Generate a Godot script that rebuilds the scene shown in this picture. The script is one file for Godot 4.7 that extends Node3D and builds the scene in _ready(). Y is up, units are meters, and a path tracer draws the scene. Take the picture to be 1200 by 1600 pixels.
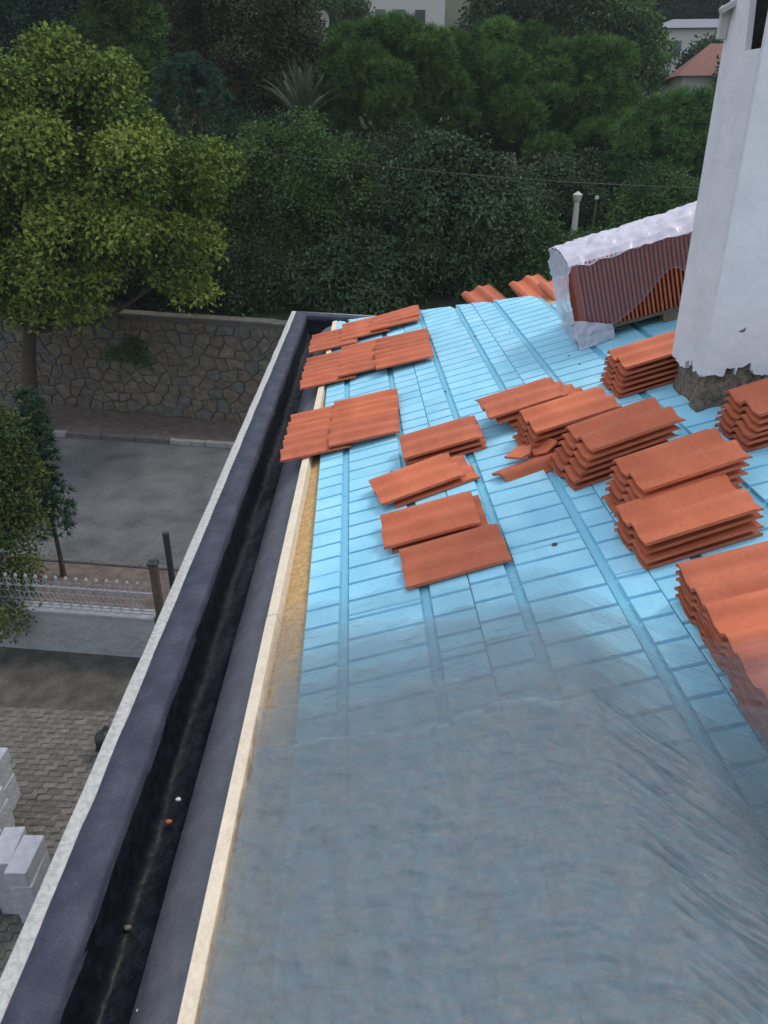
extends Node3D

# ---------------------------------------------------------------- roof frame
const SLOPE := 0.27925268          # 16 degrees
const ROOF_D := 1.6                # camera to roof plane, along its normal
var RU := Vector3(cos(SLOPE), sin(SLOPE), 0)
var RN := Vector3(-sin(SLOPE), cos(SLOPE), 0)
var RO := Vector3(0, -ROOF_D / cos(SLOPE), 0)
const TILE_L := 0.415
const TILE_W := 0.285
const PITCH := 0.0285
const GROUND := -8.0

var M := {}
var used := {}
var tris := 0
var rng := RandomNumberGenerator.new()
const ORD := ["topmost", "second", "third", "fourth", "fifth", "sixth", "seventh", "eighth", "ninth", "tenth"]

func rp(u: float, z: float, h := 0.0) -> Vector3:
	return RO + RU * u + RN * h + Vector3(0, 0, z)

# ---------------------------------------------------------------- scene helpers
func numbered(called: String) -> String:
	var n: int = used.get(called, 0)
	used[called] = n + 1
	return called if n == 0 else "%s_%03d" % [called, n]

func tag(o: Node, label: String, category: String, group := "", kind := ""):
	o.set_meta("label", label)
	o.set_meta("category", category)
	if group != "": o.set_meta("group", group)
	o.set_meta("kind", kind if kind != "" else "thing")
	return o

func top(o: Node3D, called: String) -> Node3D:
	o.name = numbered(called)
	add_child(o)
	return o

func thing(called: String, label: String, category: String, at := Vector3.ZERO, group := "") -> Node3D:
	var o := Node3D.new()
	top(o, called)
	o.position = at
	tag(o, label, category, group)
	return o

func inst(mesh: Mesh, mat: Material, called: String, parent: Node) -> MeshInstance3D:
	var o := MeshInstance3D.new()
	o.mesh = mesh
	o.material_override = mat
	if parent == self:
		top(o, called)
	else:
		o.name = called
		parent.add_child(o, true)
	return o

func setting(mesh: Mesh, mat: Material, called: String) -> MeshInstance3D:
	var o := inst(mesh, mat, called, self)
	o.set_meta("kind", "structure")
	return o

func st() -> SurfaceTool:
	var s := SurfaceTool.new()
	s.begin(Mesh.PRIMITIVE_TRIANGLES)
	s.set_smooth_group(-1)
	return s

func tri(s: SurfaceTool, a: Vector3, b: Vector3, c: Vector3):
	s.add_vertex(a); s.add_vertex(b); s.add_vertex(c)

func quad(s: SurfaceTool, a: Vector3, b: Vector3, c: Vector3, d: Vector3):
	# a b c d counter-clockwise seen from the front
	tri(s, a, c, b); tri(s, a, d, c)

func done(s: SurfaceTool) -> ArrayMesh:
	s.generate_normals()
	return s.commit()

func add_box(s: SurfaceTool, t: Transform3D, size: Vector3, bev := 0.0):
	# a box with chamfered top/vertical edges when bev > 0
	var h := size * 0.5
	if bev <= 0.0:
		var p := []
		for i in 8:
			p.append(t * Vector3(h.x * (1 if i & 1 else -1), h.y * (1 if i & 2 else -1), h.z * (1 if i & 4 else -1)))
		quad(s, p[4], p[5], p[7], p[6]); quad(s, p[1], p[0], p[2], p[3])
		quad(s, p[5], p[1], p[3], p[7]); quad(s, p[0], p[4], p[6], p[2])
		quad(s, p[6], p[7], p[3], p[2]); quad(s, p[0], p[1], p[5], p[4])
		return
	var rings := []
	for lv in [[-h.y, 0.0], [h.y - bev, 0.0], [h.y, bev]]:
		var x: float = h.x - lv[1]
		var z: float = h.z - lv[1]
		var b: float = bev
		var r := []
		for c in [[x, z - b], [x - b, z], [-x + b, z], [-x, z - b], [-x, -z + b], [-x + b, -z], [x - b, -z], [x, -z + b]]:
			r.append(t * Vector3(c[0], lv[0], c[1]))
		rings.append(r)
	for k in 2:
		for i in 8:
			var j := (i + 1) % 8
			quad(s, rings[k][j], rings[k][i], rings[k + 1][i], rings[k + 1][j])
	for i in range(1, 7):
		tri(s, rings[2][0], rings[2][i], rings[2][i + 1])
		tri(s, rings[0][0], rings[0][i + 1], rings[0][i])

func box_mesh(size: Vector3, bev := 0.0, at := Vector3.ZERO) -> ArrayMesh:
	var s := st()
	add_box(s, Transform3D(Basis.IDENTITY, at), size, bev)
	return done(s)

func add_tube(s: SurfaceTool, pts: Array, rad: Array, sides := 7, capped := true):
	var rings := []
	for i in pts.size():
		var d: Vector3 = (pts[min(i + 1, pts.size() - 1)] - pts[max(i - 1, 0)]).normalized()
		var a := d.cross(Vector3.UP if abs(d.y) < 0.9 else Vector3.RIGHT).normalized()
		var b := d.cross(a)
		var r := []
		for k in sides:
			var w := TAU * k / sides
			r.append(pts[i] + (a * cos(w) + b * sin(w)) * rad[i])
		rings.append(r)
	s.set_smooth_group(1)
	for i in pts.size() - 1:
		for k in sides:
			var j := (k + 1) % sides
			quad(s, rings[i][k], rings[i + 1][k], rings[i + 1][j], rings[i][j])
	s.set_smooth_group(-1)
	if capped:
		for k in range(1, sides - 1):
			tri(s, rings[0][0], rings[0][k], rings[0][k + 1])
			tri(s, rings[-1][0], rings[-1][k + 1], rings[-1][k])

func tube(pts: Array, rad: Array, sides := 7) -> ArrayMesh:
	var s := st()
	add_tube(s, pts, rad, sides)
	return done(s)

func sheet(poly: Array, y: float) -> ArrayMesh:
	# horizontal polygon (x, z pairs)
	var s := st()
	var pv := PackedVector2Array()
	for q in poly: pv.append(Vector2(q[0], q[1]))
	var idx := Geometry2D.triangulate_polygon(pv)
	for i in range(0, idx.size(), 3):
		var a := pv[idx[i]]; var b := pv[idx[i + 1]]; var c := pv[idx[i + 2]]
		if (b - a).cross(c - a) < 0:
			var t := b; b = c; c = t
		tri(s, Vector3(a.x, y, a.y), Vector3(b.x, y, b.y), Vector3(c.x, y, c.y))
	return done(s)

func prism(poly: Array, y0: float, y1: float) -> ArrayMesh:
	# polygon in x, z extruded from y0 up to y1
	var s := st()
	var pv := PackedVector2Array()
	for q in poly: pv.append(Vector2(q[0], q[1]))
	if Geometry2D.is_polygon_clockwise(pv): pv.reverse()
	var idx := Geometry2D.triangulate_polygon(pv)
	for i in range(0, idx.size(), 3):
		var a := pv[idx[i]]; var b := pv[idx[i + 1]]; var c := pv[idx[i + 2]]
		if (b - a).cross(c - a) < 0:
			var t := b; b = c; c = t
		tri(s, Vector3(a.x, y1, a.y), Vector3(b.x, y1, b.y), Vector3(c.x, y1, c.y))
		tri(s, Vector3(a.x, y0, a.y), Vector3(c.x, y0, c.y), Vector3(b.x, y0, b.y))
	var n := pv.size()
	for i in n:
		var a := pv[i]; var b := pv[(i + 1) % n]
		quad(s, Vector3(b.x, y0, b.y), Vector3(a.x, y0, a.y), Vector3(a.x, y1, a.y), Vector3(b.x, y1, b.y))
	return done(s)

# ---------------------------------------------------------------- materials
func lin(r: float, g: float, b: float, a := 1.0) -> Color:
	var c := Color(r, g, b).linear_to_srgb()
	c.a = a
	return c

func noise(seed_: int, freq: float, oct := 4, type := FastNoiseLite.TYPE_SIMPLEX_SMOOTH) -> FastNoiseLite:
	var n := FastNoiseLite.new()
	n.seed = seed_
	n.frequency = freq
	n.noise_type = type
	n.fractal_type = FastNoiseLite.FRACTAL_FBM
	n.fractal_octaves = oct
	return n

func blotch(size: int, stops: Array, coarse: FastNoiseLite, fine: FastNoiseLite, mixf := 0.4) -> ImageTexture:
	# colour texture: two noises added, mapped through linear colours
	var a := coarse.get_seamless_image(size, size)
	var b := fine.get_seamless_image(size, size)
	var img := Image.create(size, size, false, Image.FORMAT_RGB8)
	var g := Gradient.new()
	var offs := PackedFloat32Array()
	var cols := PackedColorArray()
	for q in stops:
		offs.append(q[0]); cols.append(lin(q[1], q[2], q[3]))
	g.offsets = offs; g.colors = cols
	for y in size:
		for x in size:
			img.set_pixel(x, y, g.sample(a.get_pixel(x, y).r * (1.0 - mixf) + b.get_pixel(x, y).r * mixf))
	return ImageTexture.create_from_image(img)

func bumps(n: FastNoiseLite, size: int, strength: float) -> ImageTexture:
	var img := n.get_seamless_image(size, size)
	img.convert(Image.FORMAT_RGBA8)
	img.bump_map_to_normal_map(strength)
	return ImageTexture.create_from_image(img)

func mat(col: Color, rough := 0.8, tex: Texture2D = null, scale := 1.0, nrm: Texture2D = null, nscale := 1.0, world := false) -> StandardMaterial3D:
	var m := StandardMaterial3D.new()
	m.albedo_color = col
	m.roughness = rough
	m.cull_mode = BaseMaterial3D.CULL_DISABLED
	if tex or nrm:
		m.uv1_triplanar = true
		m.uv1_world_triplanar = world
		m.uv1_scale = Vector3.ONE * scale
	if tex:
		m.albedo_texture = tex
	if nrm:
		m.normal_enabled = true
		m.normal_texture = nrm
		m.normal_scale = nscale
	return m

func leafy(rough := 0.65, glow := 0.35) -> StandardMaterial3D:
	var m := StandardMaterial3D.new()
	m.vertex_color_use_as_albedo = true
	m.roughness = rough
	m.cull_mode = BaseMaterial3D.CULL_DISABLED
	m.metallic_specular = 0.25
	m.backlight_enabled = true
	m.backlight = Color(glow, glow, glow)
	return m

func make_materials():
	var nf := bumps(noise(3, 0.06), 256, 4.0)
	var ng := bumps(noise(5, 0.02), 256, 6.0)
	for k in 4:
		var v: float = [1.0, 0.84, 1.08, 0.93][k]
		M["tile%d" % k] = mat(lin(v, v * [1.0, 0.97, 1.03, 1.04][k], v * [1.0, 0.94, 1.0, 1.08][k]), 0.75,
			blotch(256, [[0.22, 0.39, 0.088, 0.038], [0.5, 0.47, 0.112, 0.048], [0.78, 0.53, 0.14, 0.064]], noise(11 + k, 0.008), noise(21 + k, 0.08), 0.35), 1.6 + 0.2 * k, nf, 0.08)
	for k in 3:
		var v: float = [1.0, 0.95, 1.04][k]
		M["foam%d" % k] = mat(lin(v, v, v), 0.6,
			blotch(512, [[0.25, 0.22, 0.52, 0.68], [0.45, 0.26, 0.58, 0.74], [0.62, 0.29, 0.61, 0.77], [0.8, 0.36, 0.66, 0.80]], noise(31 + k, 0.006), noise(41, 0.1), 0.3), 0.9, nf, 0.12, true)
	M["joint_teal"] = mat(lin(0.16, 0.46, 0.60), 0.4)
	M["screw"] = mat(lin(0.03, 0.035, 0.045), 0.6)
	M["membrane"] = mat(lin(1, 1, 1), 0.7, blotch(512, [[0.2, 0.032, 0.036, 0.056], [0.5, 0.046, 0.05, 0.073], [0.8, 0.07, 0.074, 0.098]], noise(51, 0.01), noise(52, 0.12), 0.4), 1.3, nf, 0.35, true)
	M["skirt"] = mat(lin(1, 1, 1), 0.6, blotch(512, [[0.2, 0.075, 0.075, 0.095], [0.5, 0.105, 0.104, 0.125], [0.8, 0.145, 0.143, 0.16]], noise(53, 0.01), noise(54, 0.12), 0.4), 1.1, nf, 0.25, true)
	M["bitumen"] = mat(lin(1, 1, 1), 0.42, blotch(512, [[0.2, 0.003, 0.003, 0.005], [0.5, 0.006, 0.007, 0.011], [0.8, 0.016, 0.021, 0.036]], noise(55, 0.02), noise(56, 0.15), 0.5), 1.5, ng, 0.5, true)
	M.bitumen.metallic_specular = 0.25
	M.membrane.metallic_specular = 0.3
	M["plaster_edge"] = mat(lin(1, 1, 1), 0.9, blotch(512, [[0.2, 0.26, 0.25, 0.24], [0.45, 0.40, 0.39, 0.37], [0.7, 0.50, 0.49, 0.47]], noise(57, 0.03), noise(58, 0.2), 0.5), 2.0, nf, 0.8, true)
	M["facade"] = mat(lin(1, 1, 1), 0.9, blotch(256, [[0.2, 0.45, 0.44, 0.42], [0.8, 0.6, 0.59, 0.56]], noise(59, 0.02), noise(60, 0.2), 0.4), 0.5, nf, 0.4)
	M["plaster"] = mat(lin(1, 1, 1), 0.85, blotch(512, [[0.2, 0.58, 0.575, 0.595], [0.5, 0.63, 0.625, 0.645], [0.8, 0.67, 0.665, 0.68]], noise(61, 0.008), noise(62, 0.1), 0.35), 0.8, nf, 0.15)
	M["rough_stone"] = mat(lin(1, 1, 1), 0.95, blotch(512, [[0.2, 0.04, 0.03, 0.022], [0.42, 0.12, 0.09, 0.065], [0.6, 0.20, 0.155, 0.12], [0.8, 0.28, 0.24, 0.2]], noise(63, 0.03), noise(64, 0.1), 0.5), 1.6, ng, 1.0)
	M["timber"] = mat(lin(1, 1, 1), 0.75, blotch(256, [[0.2, 0.58, 0.47, 0.34], [0.5, 0.66, 0.55, 0.42], [0.8, 0.71, 0.61, 0.48]], noise(65, 0.02), noise(66, 0.15), 0.5), 1.4, nf, 0.3)
	M["osb"] = mat(lin(1, 1, 1), 0.8, blotch(512, [[0.2, 0.30, 0.17, 0.06], [0.45, 0.44, 0.27, 0.11], [0.6, 0.50, 0.33, 0.15], [0.8, 0.58, 0.40, 0.2]], noise(67, 0.03, 3, FastNoiseLite.TYPE_CELLULAR), noise(68, 0.05), 0.5), 2.2, nf, 0.4, true)
	M["asphalt"] = mat(lin(1, 1, 1), 0.85, blotch(512, [[0.2, 0.055, 0.056, 0.06], [0.45, 0.085, 0.087, 0.092], [0.65, 0.10, 0.102, 0.107], [0.85, 0.13, 0.132, 0.135]], noise(71, 0.012), noise(72, 0.15), 0.35), 0.14, nf, 0.3, true)
	M["footway"] = mat(lin(1, 1, 1), 0.9, blotch(512, [[0.2, 0.06, 0.045, 0.04], [0.5, 0.11, 0.082, 0.07], [0.8, 0.16, 0.125, 0.11]], noise(73, 0.02), noise(74, 0.2), 0.5), 0.3, nf, 0.4, true)
	M["yard"] = mat(lin(1, 1, 1), 0.95, blotch(512, [[0.2, 0.03, 0.027, 0.023], [0.5, 0.06, 0.054, 0.045], [0.8, 0.10, 0.09, 0.075]], noise(75, 0.015), noise(76, 0.15), 0.45), 0.3, nf, 0.5, true)
	M["kerb"] = mat(lin(1, 1, 1), 0.9, blotch(256, [[0.2, 0.16, 0.15, 0.14], [0.8, 0.34, 0.33, 0.31]], noise(77, 0.02), noise(78, 0.2), 0.5), 0.6, nf, 0.5)
	M["kerb_dark"] = mat(lin(1, 1, 1), 0.9, blotch(256, [[0.2, 0.06, 0.055, 0.05], [0.8, 0.13, 0.12, 0.115]], noise(79, 0.02), noise(80, 0.2), 0.5), 0.6, nf, 0.5)
	for k in 5:
		var c: Array = [[0.12, 0.10, 0.075], [0.108, 0.096, 0.078], [0.10, 0.096, 0.085], [0.135, 0.115, 0.088], [0.112, 0.09, 0.066]][k]
		M["stone%d" % k] = mat(lin(1, 1, 1), 0.95, blotch(256, [[0.2, c[0] * 0.5, c[1] * 0.5, c[2] * 0.5], [0.5, c[0], c[1], c[2]], [0.8, c[0] * 1.5, c[1] * 1.5, c[2] * 1.5]], noise(81 + k, 0.02), noise(91 + k, 0.12), 0.45), 0.7, ng, 0.9, true)
	M["mortar"] = mat(lin(1, 1, 1), 0.95, blotch(256, [[0.2, 0.085, 0.075, 0.06], [0.8, 0.15, 0.13, 0.105]], noise(97, 0.03), noise(98, 0.2), 0.5), 0.8, nf, 0.6, true)
	for k in 3:
		var c: Array = [[0.125, 0.115, 0.098], [0.145, 0.13, 0.11], [0.11, 0.10, 0.086]][k]
		M["paver%d" % k] = mat(lin(1, 1, 1), 0.9, blotch(256, [[0.2, c[0] * 0.55, c[1] * 0.55, c[2] * 0.55], [0.8, c[0] * 1.3, c[1] * 1.3, c[2] * 1.3]], noise(101 + k, 0.02), noise(105 + k, 0.15), 0.5), 0.8, nf, 0.5, true)
	M["block"] = mat(lin(1, 1, 1), 0.9, blotch(256, [[0.2, 0.28, 0.28, 0.32], [0.8, 0.38, 0.38, 0.42]], noise(111, 0.02), noise(112, 0.2), 0.4), 1.2, nf, 0.4)
	M["lowwall"] = mat(lin(1, 1, 1), 0.9, blotch(512, [[0.2, 0.23, 0.235, 0.24], [0.5, 0.28, 0.288, 0.295], [0.8, 0.32, 0.328, 0.335]], noise(113, 0.01), noise(114, 0.15), 0.55), 0.35, nf, 0.4, true)
	M["white_iron"] = mat(lin(0.30, 0.31, 0.335), 0.6)
	M["rust"] = mat(lin(1, 1, 1), 0.85, blotch(256, [[0.2, 0.05, 0.035, 0.03], [0.8, 0.13, 0.085, 0.06]], noise(115, 0.03), noise(116, 0.2), 0.5), 1.0)
	M["dark_steel"] = mat(lin(0.025, 0.03, 0.035), 0.5)
	M["soil"] = mat(lin(1, 1, 1), 1.0, blotch(512, [[0.2, 0.02, 0.024, 0.012], [0.5, 0.035, 0.042, 0.02], [0.8, 0.05, 0.06, 0.028]], noise(117, 0.02), noise(118, 0.15), 0.5), 0.15, nf, 0.6, true)
	M["bark"] = mat(lin(1, 1, 1), 0.95, blotch(256, [[0.2, 0.03, 0.024, 0.018], [0.8, 0.10, 0.08, 0.06]], noise(119, 0.03), noise(120, 0.2), 0.5), 1.2, ng, 0.8)
	M["leaf"] = leafy(0.6, 0.4)
	M["gloss_leaf"] = leafy(0.42, 0.15)
	M["needle"] = leafy(0.75, 0.2)
	M["far_white"] = mat(lin(0.45, 0.43, 0.40), 0.9)
	M["far_grey"] = mat(lin(0.16, 0.16, 0.20), 0.8)
	M["far_roof"] = mat(lin(1, 1, 1), 0.85, blotch(256, [[0.2, 0.13, 0.05, 0.038], [0.8, 0.22, 0.085, 0.062]], noise(121, 0.03), noise(122, 0.2), 0.5), 0.5)
	M["glass"] = mat(lin(0.05, 0.06, 0.07), 0.1)
	M["wire"] = mat(lin(0.03, 0.03, 0.03), 0.6)
	M["black_plastic"] = mat(lin(0.008, 0.009, 0.012), 0.45)
	M["pale"] = mat(lin(0.6, 0.6, 0.64), 0.6, null, 1.0, ng, 0.5)
	M["pallet_wood"] = mat(lin(1, 1, 1), 0.85, blotch(256, [[0.2, 0.12, 0.09, 0.06], [0.8, 0.26, 0.2, 0.14]], noise(123, 0.02), noise(124, 0.2), 0.5), 1.4)
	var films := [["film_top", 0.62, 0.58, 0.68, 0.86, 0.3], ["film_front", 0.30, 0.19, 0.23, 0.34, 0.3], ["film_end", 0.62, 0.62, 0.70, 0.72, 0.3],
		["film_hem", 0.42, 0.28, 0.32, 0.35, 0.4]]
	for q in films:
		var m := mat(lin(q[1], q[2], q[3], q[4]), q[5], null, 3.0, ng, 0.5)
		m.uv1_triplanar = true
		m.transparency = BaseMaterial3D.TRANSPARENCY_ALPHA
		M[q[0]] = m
	for k in 6:  # tint and opacity of the added haze layers
		var a: float = [0.14, 0.18, 0.24, 0.30, 0.36, 0.42][k]
		var tx := blotch(512, [[0.2, 0.13, 0.215, 0.225], [0.36, 0.235, 0.215, 0.26], [0.46, 0.165, 0.255, 0.295], [0.54, 0.205, 0.27, 0.295], [0.62, 0.275, 0.235, 0.25], [0.72, 0.165, 0.25, 0.205], [0.85, 0.24, 0.28, 0.295]], noise(131 + k, 0.02), noise(135 + k, 0.12), 0.42)
		var m := mat(lin(1, 1, 1, a), 0.55, tx, 0.5 + 0.07 * k, nf, 0.9, true)
		m.transparency = BaseMaterial3D.TRANSPARENCY_ALPHA
		M["veil%d" % k] = m

# ---------------------------------------------------------------- roof tile
func tile_profile(t: float) -> float:
	# height of the tile's upper face across its width, t 0..1: two rolls, two pans, side laps
	var ph := fposmod(t * 2.0 + 0.08, 1.0)
	var y := 0.026 * pow(sin(PI * ph / 0.62), 1.15) if ph < 0.62 else -0.004 * sin(PI * (ph - 0.62) / 0.38)
	if t > 0.94: y -= 0.006
	return y

func tile_mesh(cut0 := 0.0, cut1 := 0.0, t0 := 0.0, t1 := 1.0) -> ArrayMesh:
	# length along x, width along z, underside on y = 0; cut0/cut1 skew the ends (broken pieces)
	var th := 0.013
	var nz := 26
	var xs := [-0.5, 0.43, 0.445, 0.5]
	var drop := [0.0, 0.0, -0.005, -0.005]
	var s := st()
	var tops := []
	var bots := []
	for i in xs.size():
		var a := []
		var b := []
		for k in nz + 1:
			var t := lerpf(t0, t1, float(k) / nz)
			var x: float = xs[i] * TILE_L
			if i == 0: x += cut0 * t + 0.03 * abs(cut0) * sin(t * 23.0)
			else: x += (cut1 * t + 0.03 * abs(cut1) * sin(t * 19.0)) * (xs[i] + 0.5)
			var y := tile_profile(t) + th
			a.append(Vector3(x, y + drop[i], (t - 0.5) * TILE_W))
			b.append(Vector3(x, max(y - th, 0.0) if i < 3 else max(y - th - 0.002, -0.001), (t - 0.5) * TILE_W))
		tops.append(a); bots.append(b)
	s.set_smooth_group(1)
	for i in xs.size() - 1:
		for k in nz:
			if i != 1: s.set_smooth_group(1)
			quad(s, tops[i][k], tops[i][k + 1], tops[i + 1][k + 1], tops[i + 1][k])
	s.set_smooth_group(2)
	for i in xs.size() - 1:
		for k in nz:
			quad(s, bots[i][k], bots[i + 1][k], bots[i + 1][k + 1], bots[i][k + 1])
	s.set_smooth_group(-1)
	var e := xs.size() - 1
	for k in nz:
		quad(s, bots[0][k], bots[0][k + 1], tops[0][k + 1], tops[0][k])
		quad(s, bots[e][k + 1], bots[e][k], tops[e][k], tops[e][k + 1])
	for i in e:
		quad(s, bots[i + 1][0], bots[i][0], tops[i][0], tops[i + 1][0])
		quad(s, bots[i][nz], bots[i + 1][nz], tops[i + 1][nz], tops[i][nz])
	return done(s)

var TILE: ArrayMesh

func put_tile(u: float, z: float, h: float, turn: float, label: String, group: String, pitch := 0.0, roll := 0.0, mesh: ArrayMesh = null) -> MeshInstance3D:
	# u, z: the tile's centre on the roof plane; turn about the roof normal
	var o := inst(TILE if mesh == null else mesh, M["tile%d" % rng.randi_range(0, 3)], "roof_tile", self)
	var b := Basis(RU, RN, Vector3(0, 0, 1))
	o.transform = Transform3D(b * Basis(Vector3.UP, turn) * Basis(Vector3(0, 0, 1), pitch) * Basis(Vector3(1, 0, 0), roll), rp(u, z, h))
	tag(o, label, "roof tile", group)
	return o

func stack(n: int, uc: float, zc: float, deg: float, where: String, shift := 0.0, zshift := 0.0, h0 := 0.0):
	for i in n:       # i counts from the bottom
		var k := n - 1 - i
		var lab := ""
		if n == 1: lab = "single terracotta roof tile, %s" % where
		else: lab = "%s terracotta tile%s of %s" % [ORD[k], "" if k == 0 else " from the top", where]
		var j := 0.006 if k > 0 else 0.0
		put_tile(uc + shift * k + rng.randf_range(-j, j), zc + zshift * k + rng.randf_range(-j, j), h0 + 0.001 + PITCH * i, deg_to_rad(deg + rng.randf_range(-1.2, 1.2) * (1.0 if k > 0 else 0.0)), lab, "terracotta tiles stacked loose on the roof")

# ---------------------------------------------------------------- house
const HIP_Z := -7.288      # z of the hip at u = 0
const HIP_S := 0.655       # dz per du along the hip
const BOARD_TURN := 0.034
func hip_u(z: float) -> float: return (z - HIP_Z) / HIP_S

func gutter_path() -> Array:
	# [base x, base z, outward x, outward z] along the eaves, round the far corner and on along the far eaves
	var p := []
	var z := 1.4
	while z > -7.5:
		p.append([-0.44, z, -1.0, 0.0]); z -= 0.12
	p.append([-0.44, -7.58, -1.0, -1.294])
	for i in 30:
		var d := 0.15 + i * 0.2
		p.append([-0.44 + 0.968 * d, -7.58 + 0.252 * d, 0.252, -0.968])
	return p

func sweep(prof: Array, jig: float, seed_: int) -> ArrayMesh:
	# prof: [distance outward from the eaves line, height]; first to last seen from above
	var path := gutter_path()
	var nz := noise(seed_, 0.9, 3)
	var rows := []
	for q in path:
		var r := []
		for k in prof.size():
			var d: float = prof[k][0]
			var y: float = prof[k][1]
			if k > 0 and k < prof.size() - 1 or jig < 0.0:
				d += nz.get_noise_2d(q[1] * 3.0 + q[0] * 3.0, k * 7.0) * abs(jig)
				y += nz.get_noise_2d(q[1] * 3.0 + q[0] * 3.0 + 90.0, k * 7.0) * abs(jig)
			r.append(Vector3(q[0] + q[2] * d, y, q[1] + q[3] * d))
		rows.append(r)
	var s := st()
	s.set_smooth_group(1)
	for i in rows.size() - 1:
		for k in prof.size() - 1:
			quad(s, rows[i][k], rows[i][k + 1], rows[i + 1][k + 1], rows[i + 1][k])
	return done(s)

func board_mesh(w0: float, w1: float, z0: float, z1: float, left_reb: float, right_reb: float, phase: float) -> ArrayMesh:
	# one foam board in roof coordinates (x = u, y = h, z): far end z0, near end z1, cross grooves, rebated long edges
	var cell := 0.127
	var gap := 0.0025
	var zs := []
	var hs := []
	zs.append(z0 + gap); hs.append(-0.004)
	zs.append(z0 + gap + 0.004); hs.append(0.0)
	var g: float = floor((z0 + 0.03 - phase) / cell) * cell + phase
	while g < z1 - 0.02:
		if g > z0 + 0.02:
			zs.append(g - 0.0085); hs.append(0.0)
			zs.append(g - 0.006); hs.append(-0.016)
			zs.append(g + 0.006); hs.append(-0.016)
			zs.append(g + 0.0085); hs.append(0.0)
		g += cell
	zs.append(z1 - gap - 0.004); hs.append(0.0)
	zs.append(z1 - gap); hs.append(-0.004)
	var s := st()
	var rows := []
	for i in zs.size():
		var z: float = zs[i]
		var sk := BOARD_TURN * (z + 3.5)
		var lim := hip_u(z) - 0.01
		var a: float = w0 + sk + 0.0015
		var b: float = w1 + sk - 0.0015
		var r := []
		for q in [[a, -0.03], [a, -0.016 if left_reb > 0 else -0.003], [a + max(left_reb, 0.004), -0.016 if left_reb > 0 else 0.0 + hs[i]], [a + max(left_reb, 0.004) + 0.003, hs[i]],
				[b - max(right_reb, 0.004) - 0.003, hs[i]], [b - max(right_reb, 0.004), -0.016 if right_reb > 0 else 0.0 + hs[i]], [b, -0.016 if right_reb > 0 else -0.003], [b, -0.03]]:
			r.append(Vector3(max(min(q[0], lim), a), q[1], z))
		rows.append(r)
	for i in rows.size() - 1:
		for k in 7:
			quad(s, rows[i][k], rows[i + 1][k], rows[i + 1][k + 1], rows[i][k + 1])
	for e in [0, rows.size() - 1]:
		for k in range(1, 6):
			var a: Vector3 = rows[e][k]; var b: Vector3 = rows[e][k + 1]
			quad(s, Vector3(a.x, -0.03, a.z), Vector3(b.x, -0.03, b.z), b, a)
	return done(s)

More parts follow.
